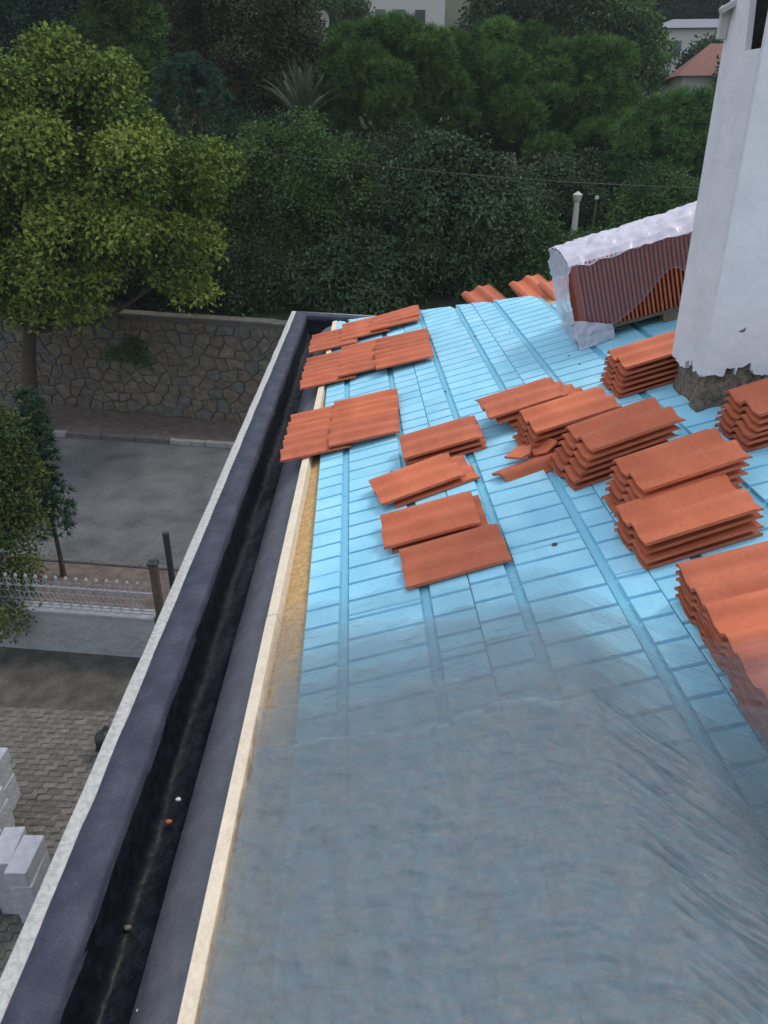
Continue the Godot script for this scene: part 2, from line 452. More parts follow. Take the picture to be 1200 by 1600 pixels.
func build_house():
	var h := thing("house", "house whose hipped roof is half covered in pale blue foam boards", "house", Vector3(0, GROUND, 0))
	var lift := Vector3(0, -GROUND, 0)
	# facade and parapet
	var py := -1.82
	var outer := [[-0.90, 1.4], [-0.90, -8.175], [4.0, -6.9], [4.0, 1.4]]
	var wl := inst(prism(outer, 0.0, -GROUND - 2.25), M.facade, "wall", h)
	wl.position = Vector3(0, 0, 0)
	var pp := inst(sweep([[0.462, -2.25], [0.460, py - 0.006], [0.455, py], [0.33, py - 0.001], [0.33, -2.2]], 0.004, 7), M.plaster_edge, "parapet", h)
	pp.position = lift
	var mb := inst(sweep([[0.409, py - 0.001], [0.4075, py + 0.009], [0.36, py + 0.0085], [0.305, py + 0.0085], [0.297, py + 0.004], [0.293, py - 0.010], [0.289, py - 0.04]], 0.004, 8), M.membrane, "parapet_membrane", h)
	mb.position = lift
	var gl := inst(sweep([[0.292, py - 0.024], [0.288, py - 0.04], [0.284, -1.90], [0.278, -1.97], [0.262, -1.992], [0.235, -1.996], [0.20, -1.992], [0.17, -1.985], [0.145, -1.965]], 0.012, 9), M.bitumen, "gutter_lining", h)
	gl.position = lift
	var sk := inst(sweep([[0.171, -1.976], [0.166, -1.966], [0.125, -1.922], [0.08, -1.878], [0.02, -1.835], [0.004, -1.822], [-0.012, -1.818]], 0.007, 10), M.skirt, "eaves_membrane", h)
	sk.position = lift
	# timber at the eaves: in roof coordinates, rotated with the roof
	var rb := Basis(RU, RN, Vector3(0, 0, 1))
	var rt := Transform3D(rb, RO + lift)
	var deck := inst(prism([[-0.455, 1.4], [-0.455, -7.575], [3.2, -7.288 + 0.655 * 3.2 + 0.05], [4.4, -4.4], [4.4, 1.4]], -0.09, -0.031), M.osb, "roof_deck", h)
	deck.transform = rt
	# the hip face behind, falling to the far eaves
	var s := st()
	var c0 := rp(-0.455, -7.575, -0.034); var c1 := rp(3.2, HIP_Z + HIP_S * 3.2 + 0.05, -0.034)
	var c2 := Vector3(5.6, c0.y, -6.0)
	tri(s, c0, c1, c2); 
	inst(done(s), M.osb, "hip_face", h).position = lift
	var bt := 0
	for seg in [[1.35, -2.6], [-2.604, -5.55], [-5.554, -7.5]]:
		var m := box_mesh(Vector3(0.042, 0.052, seg[0] - seg[1]), 0.003)
		var o := inst(m, M.timber, "eaves_batten", h)
		o.transform = rt * Transform3D(Basis(Vector3.UP, [0.0012, -0.001, 0.002][bt]), Vector3(-0.437, -0.0045, (seg[0] + seg[1]) * 0.5))
		bt += 1
	var fb := inst(box_mesh(Vector3(0.3, 0.03, 0.035), 0.003), M.timber, "hip_batten", h)
	fb.transform = rt * Transform3D(Basis(Vector3.UP, -0.1), Vector3(-0.36, -0.015, -7.12))
	# foam boards
	var cols := [-0.335, -0.18, 0.14, 0.473, 0.785, 1.08, 1.405, 1.72, 2.035, 2.35, 2.66]
	for ci in cols.size() - 1:
		var parts := [[cols[ci], cols[ci + 1], 0.017 if ci > 0 else 0.0, 0.017]]
		if ci == 2 or ci == 4:
			var mid: float = (cols[ci] + cols[ci + 1]) * 0.5 + [0, 0, 0.004, 0, -0.02][ci]
			parts = [[cols[ci], mid, 0.017, 0.0], [mid, cols[ci + 1], 0.0, 0.017]]
		for q in parts:
			var z1: float = 0.9 + [0.0, 0.35, 0.7, 0.2, 0.5, 0.1, 0.62, 0.3, 0.0, 0.45][ci]
			var phase := rng.randf_range(0.0, 0.127)
			while true:
				var z0 := z1 - 1.25
				var far: float = HIP_Z + HIP_S * (q[0] + 0.02) - 0.10
				if ci >= 6: far = max(far, -6.05)
				if z0 < far: z0 = far
				if z1 - z0 < 0.06: break
				var o := inst(board_mesh(q[0], q[1], z0, z1, q[2], q[3], phase), M["foam%d" % rng.randi_range(0, 2)], "foam_board", deck)
				o.position = Vector3(0, rng.randf_range(-0.001, 0.001), 0)
				z1 = z0
	for ci in range(1, cols.size() - 1):
		var z1 := 1.2
		var far: float = HIP_Z + HIP_S * (cols[ci] - 0.12) + 0.05
		while z1 > far + 0.1:
			var z0: float = max(z1 - 2.4, far)
			var o := inst(box_mesh(Vector3(0.028, 0.003, z1 - z0 - 0.004)), M.joint_teal, "joint_strip", deck)  # strips of deeper teal along the recessed board joints
			var zm := (z0 + z1) * 0.5
			o.position = Vector3(cols[ci] + BOARD_TURN * (zm + 3.5), -0.0135, zm)
			o.rotation.y = atan(BOARD_TURN)
			z1 = z0
	for q in [[0.69, -2.64], [0.09, -2.92], [0.96, -5.62], [0.72, -5.75], [1.28, -4.82], [1.20, -4.75], [0.42, -4.72], [0.58, -4.42], [0.06, -3.72], [0.05, -3.62], [1.22, -4.55]]:
		var r := 0.011 if q[1] > -3.0 else rng.randf_range(0.005, 0.008)
		var o := inst(tube([Vector3(0, -0.004, 0), Vector3(0, 0.0015, 0), Vector3(0, 0.0025, 0)], [r, r, r * 0.6], 8), M.screw, "screw", deck)
		o.position = Vector3(q[0], 0.0015, q[1])
	# chimney
	var ch := Node3D.new(); ch.name = "chimney"; h.add_child(ch); ch.position = lift
	var x0 := 1.475; var x1 := 2.35; var zn := -3.48; var zf := -3.87
	# rough core, a lumpy box
	s = st()
	var nn := noise(201, 3.0, 4)
	var lump := func(v: Vector3) -> Vector3:
		return v + Vector3(nn.get_noise_3dv(v * 2.5), nn.get_noise_3dv(v * 2.5 + Vector3(9, 0, 0)) * 0.3, nn.get_noise_3dv(v * 2.5 + Vector3(0, 7, 0))) * 0.05
	var ring := []
	for k in 8: ring.append(Vector2(x0, lerp(zf, zn, k / 8.0)))
	for k in 17: ring.append(Vector2(lerp(x0, x1, k / 16.0), zn))
	s.set_smooth_group(1)
	for i in 9:
		var ya := -1.5 + i * 0.08; var yb := ya + 0.08
		for k in ring.size() - 1:
			var a: Vector2 = ring[k]; var b: Vector2 = ring[k + 1]
			quad(s, lump.call(Vector3(a.x, ya, a.y)), lump.call(Vector3(b.x, ya, b.y)), lump.call(Vector3(b.x, yb, b.y)), lump.call(Vector3(a.x, yb, a.y)))
	inst(done(s), M.rough_stone, "base", ch)
	# plaster coat with a broken lower edge, two faces and an opening high in the side face
	s = st()
	var ty := 1.2
	var edge := func(t: float, k: float) -> float:
		return 0.016 * nn.get_noise_2d(t * 4.0, k) + 0.045 * nn.get_noise_2d(t * 1.3, k + 5.0) + 0.035 * smoothstep(0.12, 0.2, nn.get_noise_2d(t * 3.1, k + 20.0))
	var fpoly := PackedVector2Array()
	fpoly.append(Vector2(x1, ty)); fpoly.append(Vector2(x0 - 0.025, ty))
	for k in 161:
		var x: float = lerp(x0 - 0.025, x1, k / 160.0)
		fpoly.append(Vector2(x, -1.06 + edge.call(x, 1.0)))
	var ti := Geometry2D.triangulate_polygon(fpoly)
	for i in range(0, ti.size(), 3):
		for zz in [zn + 0.025, zn]:
			tri(s, Vector3(fpoly[ti[i]].x, fpoly[ti[i]].y, zz), Vector3(fpoly[ti[i + 1]].x, fpoly[ti[i + 1]].y, zz), Vector3(fpoly[ti[i + 2]].x, fpoly[ti[i + 2]].y, zz))
	for k in fpoly.size():
		var a := fpoly[k]; var b := fpoly[(k + 1) % fpoly.size()]
		quad(s, Vector3(a.x, a.y, zn), Vector3(b.x, b.y, zn), Vector3(b.x, b.y, zn + 0.025), Vector3(a.x, a.y, zn + 0.025))
	var lp := PackedVector2Array()
	for q in [[zf, 0.58], [zf + 0.17, 0.58], [zf + 0.24, 0.215], [zn - 0.004, 0.215]]: lp.append(Vector2(q[0], q[1]))
	for k in 81:
		var z: float = lerp(zn - 0.001, zf, k / 80.0)
		lp.append(Vector2(z, -1.075 + edge.call(z, 3.0)))
	ti = Geometry2D.triangulate_polygon(lp)
	for i in range(0, ti.size(), 3):
		for xx in [x0 - 0.025, x0]:
			tri(s, Vector3(xx, lp[ti[i]].y, lp[ti[i]].x), Vector3(xx, lp[ti[i + 1]].y, lp[ti[i + 1]].x), Vector3(xx, lp[ti[i + 2]].y, lp[ti[i + 2]].x))
	for k in lp.size():
		var a := lp[k]; var b := lp[(k + 1) % lp.size()]
		quad(s, Vector3(x0, a.y, a.x), Vector3(x0, b.y, b.x), Vector3(x0 - 0.025, b.y, b.x), Vector3(x0 - 0.025, a.y, a.x))
	inst(done(s), M.plaster, "plaster_coat", ch)
	# inside and back of the shaft, and its cap
	s = st()
	add_box(s, Transform3D(Basis.IDENTITY, Vector3((x0 + x1) * 0.5 + 0.15, 0.05, zf + 0.03)), Vector3(x1 - x0 - 0.3, 2.2, 0.05))
	add_box(s, Transform3D(Basis.IDENTITY, Vector3(x0 + 0.2, -0.1, (zn + zf) * 0.5)), Vector3(0.05, 2.4, 0.33))
	add_box(s, Transform3D(Basis.IDENTITY, Vector3(x0 + 0.1, -0.2, zf + 0.02)), Vector3(0.2, 1.8, 0.03))
	inst(done(s), M.kerb_dark, "flue", ch)
	var cap := inst(box_mesh(Vector3(1.05, 0.08, 0.6), 0.01), M.plaster, "cap", ch)
	cap.position = Vector3((x0 + x1) * 0.5, 1.245, (zn + zf) * 0.5)
	s = st()
	add_box(s, Transform3D(Basis(Vector3(0, 0, 1), 0.5), Vector3(x0 - 0.045, 0.385, zf + 0.05)), Vector3(0.075, 0.022, 0.04), 0.004)
	add_box(s, Transform3D(Basis.IDENTITY, Vector3(x0 - 0.045, 0.33, zf + 0.02)), Vector3(0.04, 0.12, 0.02), 0.004)
	inst(done(s), M.far_white, "bracket", ch)

# ---------------------------------------------------------------- foliage
func leaf_cluster(n: int, spread: float, length: float, width: float, seed_: int) -> ArrayMesh:
	var r := RandomNumberGenerator.new(); r.seed = seed_
	var s := st()
	for i in n:
		var p := Vector3(r.randfn(), r.randfn() * 0.7, r.randfn()) * spread * 0.5
		var d := (p.normalized() + Vector3(r.randf_range(-1, 1), r.randf_range(-0.8, 0.6), r.randf_range(-1, 1)) * 0.8).normalized()
		var side := d.cross(Vector3(r.randf_range(-0.6, 0.6), 1, r.randf_range(-0.6, 0.6))).normalized()
		var l := length * r.randf_range(0.7, 1.25)
		var w := width * r.randf_range(0.7, 1.2)
		var up := side.cross(d) * w * 0.25
		var tip := p + d * l + Vector3(0, -0.12 * l, 0)
		var m := p + d * l * 0.45
		tri(s, p, m + side * w * 0.5 + up, tip)
		tri(s, p, tip, m - side * w * 0.5 + up)
	return done(s)

func needle_tuft(n: int, length: float, width: float, seed_: int) -> ArrayMesh:
	var r := RandomNumberGenerator.new(); r.seed = seed_
	var s := st()
	for i in n:
		var d := Vector3(r.randf_range(-1, 1), r.randf_range(-0.15, 1.3), r.randf_range(-1, 1)).normalized()
		var side := d.cross(Vector3(r.randf_range(-1, 1), r.randf_range(-1, 1), r.randf_range(-1, 1))).normalized()
		var l := length * r.randf_range(0.6, 1.1)
		var p := d * l * 0.08
		tri(s, p - side * width * 0.5, p + side * width * 0.5, d * l)
	return done(s)

func crown(parent: Node, lobes: Array, per: float, mesh: Mesh, material: Material, palette: Array, seed_: int, low := -0.5, inside := 0.5) -> MeshInstance3D:
	# lobes: [centre, radius vector]; per: clumps for each square metre of lobe surface; all leaves of a crown in one mesh
	var r := RandomNumberGenerator.new(); r.seed = seed_
	var arr := mesh.surface_get_arrays(0)
	var sv: PackedVector3Array = arr[Mesh.ARRAY_VERTEX]
	var sn: PackedVector3Array = arr[Mesh.ARRAY_NORMAL]
	var vs := PackedVector3Array()
	var ns := PackedVector3Array()
	var cs := PackedColorArray()
	var one := PackedColorArray()
	one.resize(sv.size())
	for lb in lobes:
		var c: Vector3 = lb[0]
		var R: Vector3 = lb[1]
		var tone := r.randf()
		var n := int(0.74 * per * 4.0 * PI * R.x * (R.y + R.x) * 0.5)
		for i in n:
			var d := Vector3(r.randfn(), r.randfn(), r.randfn()).normalized()
			if d.y < low and r.randf() < 0.8: d.y = -d.y
			var q := lerpf(inside, 1.08, sqrt(r.randf()))
			var p := c + d * R * q
			var y := (d + Vector3(0, 0.6, 0) + Vector3(r.randf_range(-1, 1), r.randf_range(-0.5, 0.5), r.randf_range(-1, 1)) * 0.7).normalized()
			var x := y.cross(Vector3(r.randf_range(-1, 1), r.randf_range(-1, 1), r.randf_range(-1, 1))).normalized()
			var sc := r.randf_range(0.7, 1.3)
			var bs := Basis(x, y, x.cross(y))
			vs.append_array(Transform3D(bs.scaled(Vector3.ONE * sc), p) * sv)
			ns.append_array(Transform3D(bs, Vector3.ZERO) * sn)
			var t: float = clampf(tone * 0.6 + r.randf() * 0.5 - 0.05, 0.0, 0.999) * (palette.size() - 1)
			var k := int(t)
			var col: Color = palette[k].lerp(palette[min(k + 1, palette.size() - 1)], t - k)
			var v := r.randf_range(0.85, 1.45)
			one.fill(Color(col.r * v, col.g * v, col.b * v))
			cs.append_array(one)
	var out := []
	out.resize(Mesh.ARRAY_MAX)
	out[Mesh.ARRAY_VERTEX] = vs
	out[Mesh.ARRAY_NORMAL] = ns
	out[Mesh.ARRAY_COLOR] = cs
	var am := ArrayMesh.new()
	am.add_surface_from_arrays(Mesh.PRIMITIVE_TRIANGLES, out)
	tris += vs.size() / 3
	return inst(am, material, "crown", parent)

func lobes_on(c: Vector3, R: Vector3, n: int, size: float, seed_: int, low := -0.75, flat := 0.8) -> Array:
	var r := RandomNumberGenerator.new(); r.seed = seed_
	var out := []
	for i in n:
		var y := 1.0 - 2.0 * (i + 0.5) / n
		if y < low: continue
		var a := i * 2.39996 + r.randf_range(-0.4, 0.4)
		var d := Vector3(cos(a) * sqrt(1 - y * y), y, sin(a) * sqrt(1 - y * y))
		var s := size * r.randf_range(0.65, 1.3)
		out.append([c + d * R * r.randf_range(0.62, 0.95), Vector3(s, s * flat, s)])
	return out

func trunk_mesh(base: Vector3, head: Vector3, r0: float, lobes: Array, seed_: int, every := 3) -> ArrayMesh:
	# tapered bole and limbs reaching into the lobes, relative to the base
	var r := RandomNumberGenerator.new(); r.seed = seed_
	var s := st()
	var top_ := head - base
	var pts := []; var rad := []
	for i in 7:
		var t := i / 6.0
		pts.append(top_ * t + Vector3(r.randf_range(-1, 1), 0, r.randf_range(-1, 1)) * r0 * 0.5 * sin(PI * t))
		rad.append(r0 * (1.0 - 0.65 * t) * (1.35 if i == 0 else 1.0))
	add_tube(s, pts, rad, 8)
	for i in range(0, lobes.size(), every):
		var e: Vector3 = lobes[i][0] - base
		var k := r.randi_range(3, 5)
		var a: Vector3 = pts[k]
		var m := a.lerp(e, 0.5) + Vector3(0, -0.1 * a.distance_to(e), 0)
		add_tube(s, [a, m, e], [rad[k] * 0.55, rad[k] * 0.35, rad[k] * 0.12], 5)
	return done(s)

func tree(called: String, label: String, base: Vector3, lobes: Array, head: Vector3, r0: float, per: float, mesh: Mesh, material: Material, palette: Array, seed_: int, low := -0.5, inside := 0.5, category := "tree"):
	var t := thing(called, label, category, base)
	inst(trunk_mesh(base, head, r0, lobes, seed_), M.bark, "trunk", t)
	var c := crown(t, lobes, per, mesh, material, palette, seed_, low, inside)
	c.position = -base
	return t

func wall_z(x: float) -> float: return -22.84 + 0.278 * (min(x, 1.0) + 9.71)
func hill(x: float, z: float) -> float:
	var t: float = max(wall_z(x) - z, 0.0)
	return -5.25 + 0.10 * t + 0.0021 * (1.0 - 0.7 * smoothstep(6.0, 16.0, x)) * pow(max(t - 10.0, 0.0), 2.0)
func on_hill(x: float, z: float) -> Vector3: return Vector3(x, hill(x, z) - 0.05, z)

func build_plants():
	var broad := leaf_cluster(7, 0.30, 0.135, 0.085, 1)
	var fine := leaf_cluster(7, 0.28, 0.12, 0.065, 2)
	var gloss := leaf_cluster(7, 0.30, 0.17, 0.08, 3)
	var small := leaf_cluster(9, 0.17, 0.075, 0.042, 4)
	var coarse := leaf_cluster(7, 0.5, 0.27, 0.16, 8)
	var tuft := needle_tuft(15, 0.30, 0.04, 5)
	var yellow := [Color(0.046, 0.08, 0.019), Color(0.085, 0.133, 0.026), Color(0.15, 0.195, 0.037), Color(0.23, 0.25, 0.052)]
	var mid := [Color(0.028, 0.058, 0.019), Color(0.054, 0.10, 0.029), Color(0.085, 0.142, 0.04)]
	var dark := [Color(0.021, 0.044, 0.019), Color(0.04, 0.07, 0.032), Color(0.068, 0.105, 0.052)]
	var pine := [Color(0.03, 0.062, 0.017), Color(0.058, 0.115, 0.027), Color(0.10, 0.17, 0.038)]
	var bluish := [Color(0.016, 0.038, 0.024), Color(0.028, 0.06, 0.038), Color(0.046, 0.085, 0.05)]
	var brown := [Color(0.03, 0.038, 0.02), Color(0.055, 0.056, 0.03), Color(0.095, 0.082, 0.045)]
	var olive := [Color(0.02, 0.045, 0.016), Color(0.04, 0.075, 0.022), Color(0.085, 0.085, 0.025), Color(0.036, 0.07, 0.022)]
	# big yellow-green street tree at the far pavement
	var L := lobes_on(Vector3(-7.9, -1.75, -20.6), Vector3(4.1, 3.3, 2.8), 84, 0.62, 301, -0.72, 0.75)
	for q in [[-5.0, -3.5, -20.2, 0.7], [-4.7, -4.1, -20.4, 0.5], [-8.6, -3.4, -19.4, 0.8], [-7.4, -3.6, -19.4, 0.6], [-9.6, -3.0, -19.2, 0.8], [-9.6, -4.3, -19.9, 0.7], [-8.4, -4.35, -19.8, 0.65], [-10.6, -4.2, -19.8, 0.8], [-7.4, -4.4, -20.0, 0.55], [-7.5, -2.0, -20.6, 1.6], [-6.0, -1.2, -20.6, 1.2], [-9.0, -0.6, -20.6, 1.5]]:
		L.append([Vector3(q[0], q[1], q[2]), Vector3(q[3], q[3] * 0.75, q[3])])
	tree("broadleaf_tree", "big yellowish green broadleaf tree overhanging the stone wall", Vector3(-10.0, -7.9, -21.2), L, Vector3(-8.6, -2.6, -20.8), 0.26, 46.0, broad, M.leaf, yellow, 302, -0.3, 0.6)
	# small garden tree beside the white fence
	L = lobes_on(Vector3(-6.5, -5.25, -11.7), Vector3(0.78, 1.6, 0.8), 34, 0.27, 311, -0.95, 0.9)
	for q in [[-6.3, -7.0, -11.3, 0.45], [-5.8, -6.75, -11.2, 0.26], [-6.1, -7.35, -10.7, 0.36], [-6.4, -6.0, -11.6, 0.6], [-6.4, -5.0, -11.7, 0.6]]:
		L.append([Vector3(q[0], q[1], q[2]), Vector3(q[3], q[3] * 0.85, q[3])])
	tree("garden_tree", "small olive and rust tinged tree beside the white iron fence", Vector3(-6.5, GROUND, -11.4), L, Vector3(-6.35, -5.0, -11.6), 0.07, 85.0, small, M.leaf, olive, 312, -0.7, 0.5)
	L = [[Vector3(-5.98, -4.75, -13.0), Vector3(0.26, 0.5, 0.26)], [Vector3(-6.1, -5.5, -13.0), Vector3(0.36, 0.6, 0.36)], [Vector3(-6.05, -6.4, -13.0), Vector3(0.4, 0.7, 0.4)]]
	tree("young_conifer", "slim blue green young conifer standing behind the small garden tree", Vector3(-6.05, GROUND, -13.0), L, Vector3(-6.0, -4.5, -13.0), 0.05, 110.0, needle_tuft(20, 0.16, 0.02, 7), M.needle, bluish, 313, -0.8, 0.2)
	# dense greens above the wall
	L = lobes_on(Vector3(-2.5, -2.8, -25.8), Vector3(2.8, 2.7, 2.0), 70, 0.52, 321, -0.9)
	L.append([Vector3(-2.5, -2.8, -26.0), Vector3(1.7, 1.8, 1.3)])
	tree("ivy_clad_tree", "tall leafy dark green tree in front of the palm", on_hill(-2.4, -26.2), L, Vector3(-2.4, -1.5, -26.0), 0.22, 46.0, fine, M.leaf, mid, 322, -0.5, 0.6)
	L = lobes_on(Vector3(1.85, -3.0, -24.3), Vector3(2.2, 2.4, 1.8), 62, 0.45, 331, -0.9)
	L.append([Vector3(1.85, -3.2, -24.4), Vector3(1.4, 1.6, 1.2)])
	tree("magnolia_tree", "rounded glossy dark green tree right behind the roof corner tiles", on_hill(1.9, -24.5), L, Vector3(1.9, -2.4, -24.4), 0.16, 46.0, gloss, M.gloss_leaf, dark, 332, -0.5, 0.6)
	var bi := 0
	for q in [[-0.6, -4.3, -23.0, 1.7, 1.2, "low dark shrub between the two round leafy trees"], [-3.6, -4.6, -23.3, 1.5, 1.1, "low dark shrub on the stone wall under the tall leafy tree"],
			[-5.9, -4.7, -24.2, 1.7, 1.4, "low shrub in the shade of the yellowish tree"], [4.4, -4.2, -24.0, 1.7, 1.5, "low green shrub between the magnolia and the pale garden lamp"],
			[6.9, -4.75, -27.0, 1.9, 1.1, "clipped green hedge bush below the pale garden lamp"], [9.6, -3.7, -28.0, 2.2, 2.0, "hedge bush behind the wrapped tile pack"],
			[-9.0, -4.4, -25.5, 2.2, 1.7, "low shrub behind the trunk of the yellowish tree"], [4.0, -3.4, -31.0, 2.2, 1.7, "dark shrub in the hollow under the broad pine"],
			[7.6, -3.2, -33.0, 2.4, 1.7, "dark shrub deep in the hollow behind the garden lamp"], [-12.5, -4.2, -26.5, 2.4, 1.9, "low shrub at the picture edge behind the stone wall"], [10.5, -2.6, -37.0, 2.6, 2.2, "dark shrub between the broad pine and the bushy pine"], [0.6, -2.6, -32.5, 2.6, 1.9, "dark shrub at the foot of the smaller pine"], [-5.2, -1.9, -32.5, 2.8, 1.8, "dark shrub at the foot of the brownish tree"]]:
		var c := Vector3(q[0], q[1], q[2])
		L = lobes_on(c, Vector3(q[3], q[4], q[3] * 0.7), 34, q[3] * 0.24, 341 + bi, -0.8)
		L.append([c, Vector3(q[3], q[4], q[3]) * 0.6])
		tree("garden_shrub", q[5], on_hill(q[0], q[2]), L, c, 0.07, 42.0, fine if bi % 2 else gloss, M.leaf, mid if bi in [3, 4, 5] else dark, 351 + bi, -0.6, 0.55, "shrub")
		bi += 1
	# umbrella pines
	L = lobes_on(Vector3(5.6, -0.3, -38.5), Vector3(6.6, 3.4, 4.0), 96, 0.85, 361, -0.5, 0.7)
	for q in [[5.6, -0.2, -38.5, 2.4], [2.8, -0.4, -38.5, 1.9], [8.6, -0.5, -38.5, 2.0]]: L.append([Vector3(q[0], q[1], q[2]), Vector3(q[3], q[3] * 0.8, q[3])])
	tree("umbrella_pine", "broad umbrella pine filling the slope behind the white lamp", on_hill(6.4, -39.0), L, Vector3(6.2, 0.2, -38.6), 0.38, 26.0, tuft, M.needle, pine, 362, -0.3, 0.7)
	L = lobes_on(Vector3(0.2, 0.7, -36.5), Vector3(3.1, 2.7, 2.8), 56, 0.72, 371, -0.7, 0.7)
	L.append([Vector3(0.2, 0.6, -36.5), Vector3(1.9, 1.6, 1.7)])
	tree("umbrella_pine", "smaller umbrella pine rising right behind the palm", on_hill(0.4, -37.0), L, Vector3(0.3, 1.0, -36.5), 0.3, 26.0, tuft, M.needle, pine, 372, -0.3, 0.7)
	L = lobes_on(Vector3(11.4, -1.9, -33.0), Vector3(2.7, 2.7, 2.2), 54, 0.6, 381, -0.8, 0.8)
	L.append([Vector3(11.4, -2.0, -33.0), Vector3(1.7, 1.7, 1.4)])
	tree("bushy_pine", "light green bushy pine below the terracotta roof by the chimney", on_hill(11.4, -33.2), L, Vector3(11.4, -1.6, -33.0), 0.2, 28.0, tuft, M.needle, [Color(0.032, 0.07, 0.022), Color(0.06, 0.125, 0.036), Color(0.095, 0.175, 0.05)], 382, -0.4, 0.65)
	# darker trees upper left
	L = lobes_on(Vector3(-8.4, 1.0, -30.5), Vector3(1.25, 3.9, 1.25), 54, 0.42, 391, -0.95, 1.1)
	L.append([Vector3(-8.4, 1.0, -30.5), Vector3(0.8, 2.8, 0.8)])
	tree("columnar_cypress", "dense columnar evergreen just behind the yellowish tree", on_hill(-8.4, -30.5), L, Vector3(-8.4, 2.5, -30.5), 0.2, 38.0, tuft, M.needle, mid, 392, -0.6, 0.6)
	L = lobes_on(Vector3(-5.2, 2.4, -34.5), Vector3(3.4, 3.3, 2.5), 66, 0.62, 401, -0.85, 0.65)
	L.append([Vector3(-5.2, 2.2, -34.6), Vector3(1.9, 1.8, 1.4)])
	tree("brownish_tree", "dull brownish tree between the columnar evergreen and the pines", on_hill(-5.2, -34.8), L, Vector3(-5.2, 2.2, -34.5), 0.26, 32.0, broad, M.leaf, brown, 402, -0.4, 0.6)
	L = lobes_on(Vector3(-13.4, 4.0, -37.5), Vector3(4.2, 3.8, 3.0), 60, 0.85, 411, -0.85)
	L.append([Vector3(-13.4, 3.8, -37.5), Vector3(2.6, 2.3, 1.9)])
	tree("blue_green_tree", "blue green tree rising behind the yellowish tree at the picture edge", on_hill(-13.4, -37.8), L, Vector3(-13.4, 3.5, -37.5), 0.3, 22.0, broad, M.leaf, bluish, 412, -0.5, 0.6)
	weeping_cedar(Vector3(-5.9, 0.3, -29.0), bluish)
	palm(on_hill(-2.75, -30.0), Vector3(-2.6, -0.45, -30.0), "grey green palm with upright fronds below the brownish tree")
	# far wood behind the pines: [x, z, width, height, where]
	var k := 0
	for q in [[-22, -52, 5.5, 9, "at the upper left behind the blue green tree"], [-15, -58, 6, 10, "above the yellowish tree"], [-9.5, -54, 4.5, 9, "above the columnar evergreen"], [-6.2, -50, 3.2, 6.5, "on the satellite dish's outer side"],
			[10, -58, 5.0, 7.0, "on the chimney side of the white hillside house"], [14.0, -56, 3.6, 5.0, "above the bushy pine"], [17, -70, 4, 4.5, "beside the grey roofed house"], [33, -96, 8, 9, "behind the grey roofed house"], [22, -98, 7, 9.5, "on the far slope above the grey roof"],
			[23.3, -59, 1.3, 2.6, "in front of the terracotta roof"], [25.6, -70, 2.6, 2.0, "between the terracotta and grey roofs"], [-3.0, -72, 2.4, 3.6, "under the white hillside house's outer end"]]:
		var b := on_hill(q[0], q[1])
		var c := b + Vector3(0, q[3] * 0.62 + 1.0, 0)
		L = lobes_on(c, Vector3(q[2] * 0.85, q[3] * 0.62, q[2] * 0.7), 44, q[2] * 0.26, 421 + k, -0.85)
		tree("hillside_tree", "distant dark green tree " + q[4], b, L, c, 0.25, 9.0, coarse, M.leaf, dark if k % 3 == 1 else mid, 441 + k, -0.5, 0.6)
		k += 1
	# little plant rooted in the stone wall
	var wp := Vector3(-6.9, -5.9, wall_z(-6.9) + 0.15)
	L = [[wp, Vector3(0.28, 0.32, 0.16)], [wp + Vector3(0.25, -0.35, 0.0), Vector3(0.2, 0.25, 0.12)], [wp + Vector3(-0.7, -0.2, -0.12), Vector3(0.22, 0.12, 0.1)]]
	var wt := thing("wall_plant", "tuft of green leaves growing out of the stone wall", "plant", wp)
	crown(wt, L, 90.0, small, M.leaf, mid, 461, -0.9, 0.2).position = -wp

func weeping_cedar(c: Vector3, pal: Array):
	var t := thing("weeping_conifer", "blue green conifer with drooping sprays left of the palm", "tree", on_hill(c.x, c.z))
	var r := RandomNumberGenerator.new(); r.seed = 471
	var lobes := []
	for i in 11:
		var a := TAU * i / 11.0 + r.randf_range(-0.2, 0.2)
		var reach := r.randf_range(1.2, 2.3)
		var y := r.randf_range(-0.2, 1.2)
		for j in 9:
			var q := j / 8.0
			lobes.append([c + Vector3(cos(a) * reach * q, y + 0.45 * sin(PI * q) - 1.3 * q * q * q, sin(a) * reach * q * 0.8), Vector3(0.16, 0.12, 0.16)])
	inst(trunk_mesh(t.position, c + Vector3(0, 1.0, 0), 0.12, lobes, 472, 6), M.bark, "trunk", t)
	crown(t, lobes, 45.0, needle_tuft(14, 0.20, 0.03, 9), M.needle, pal, 473, -0.9, 0.3).position = -t.position

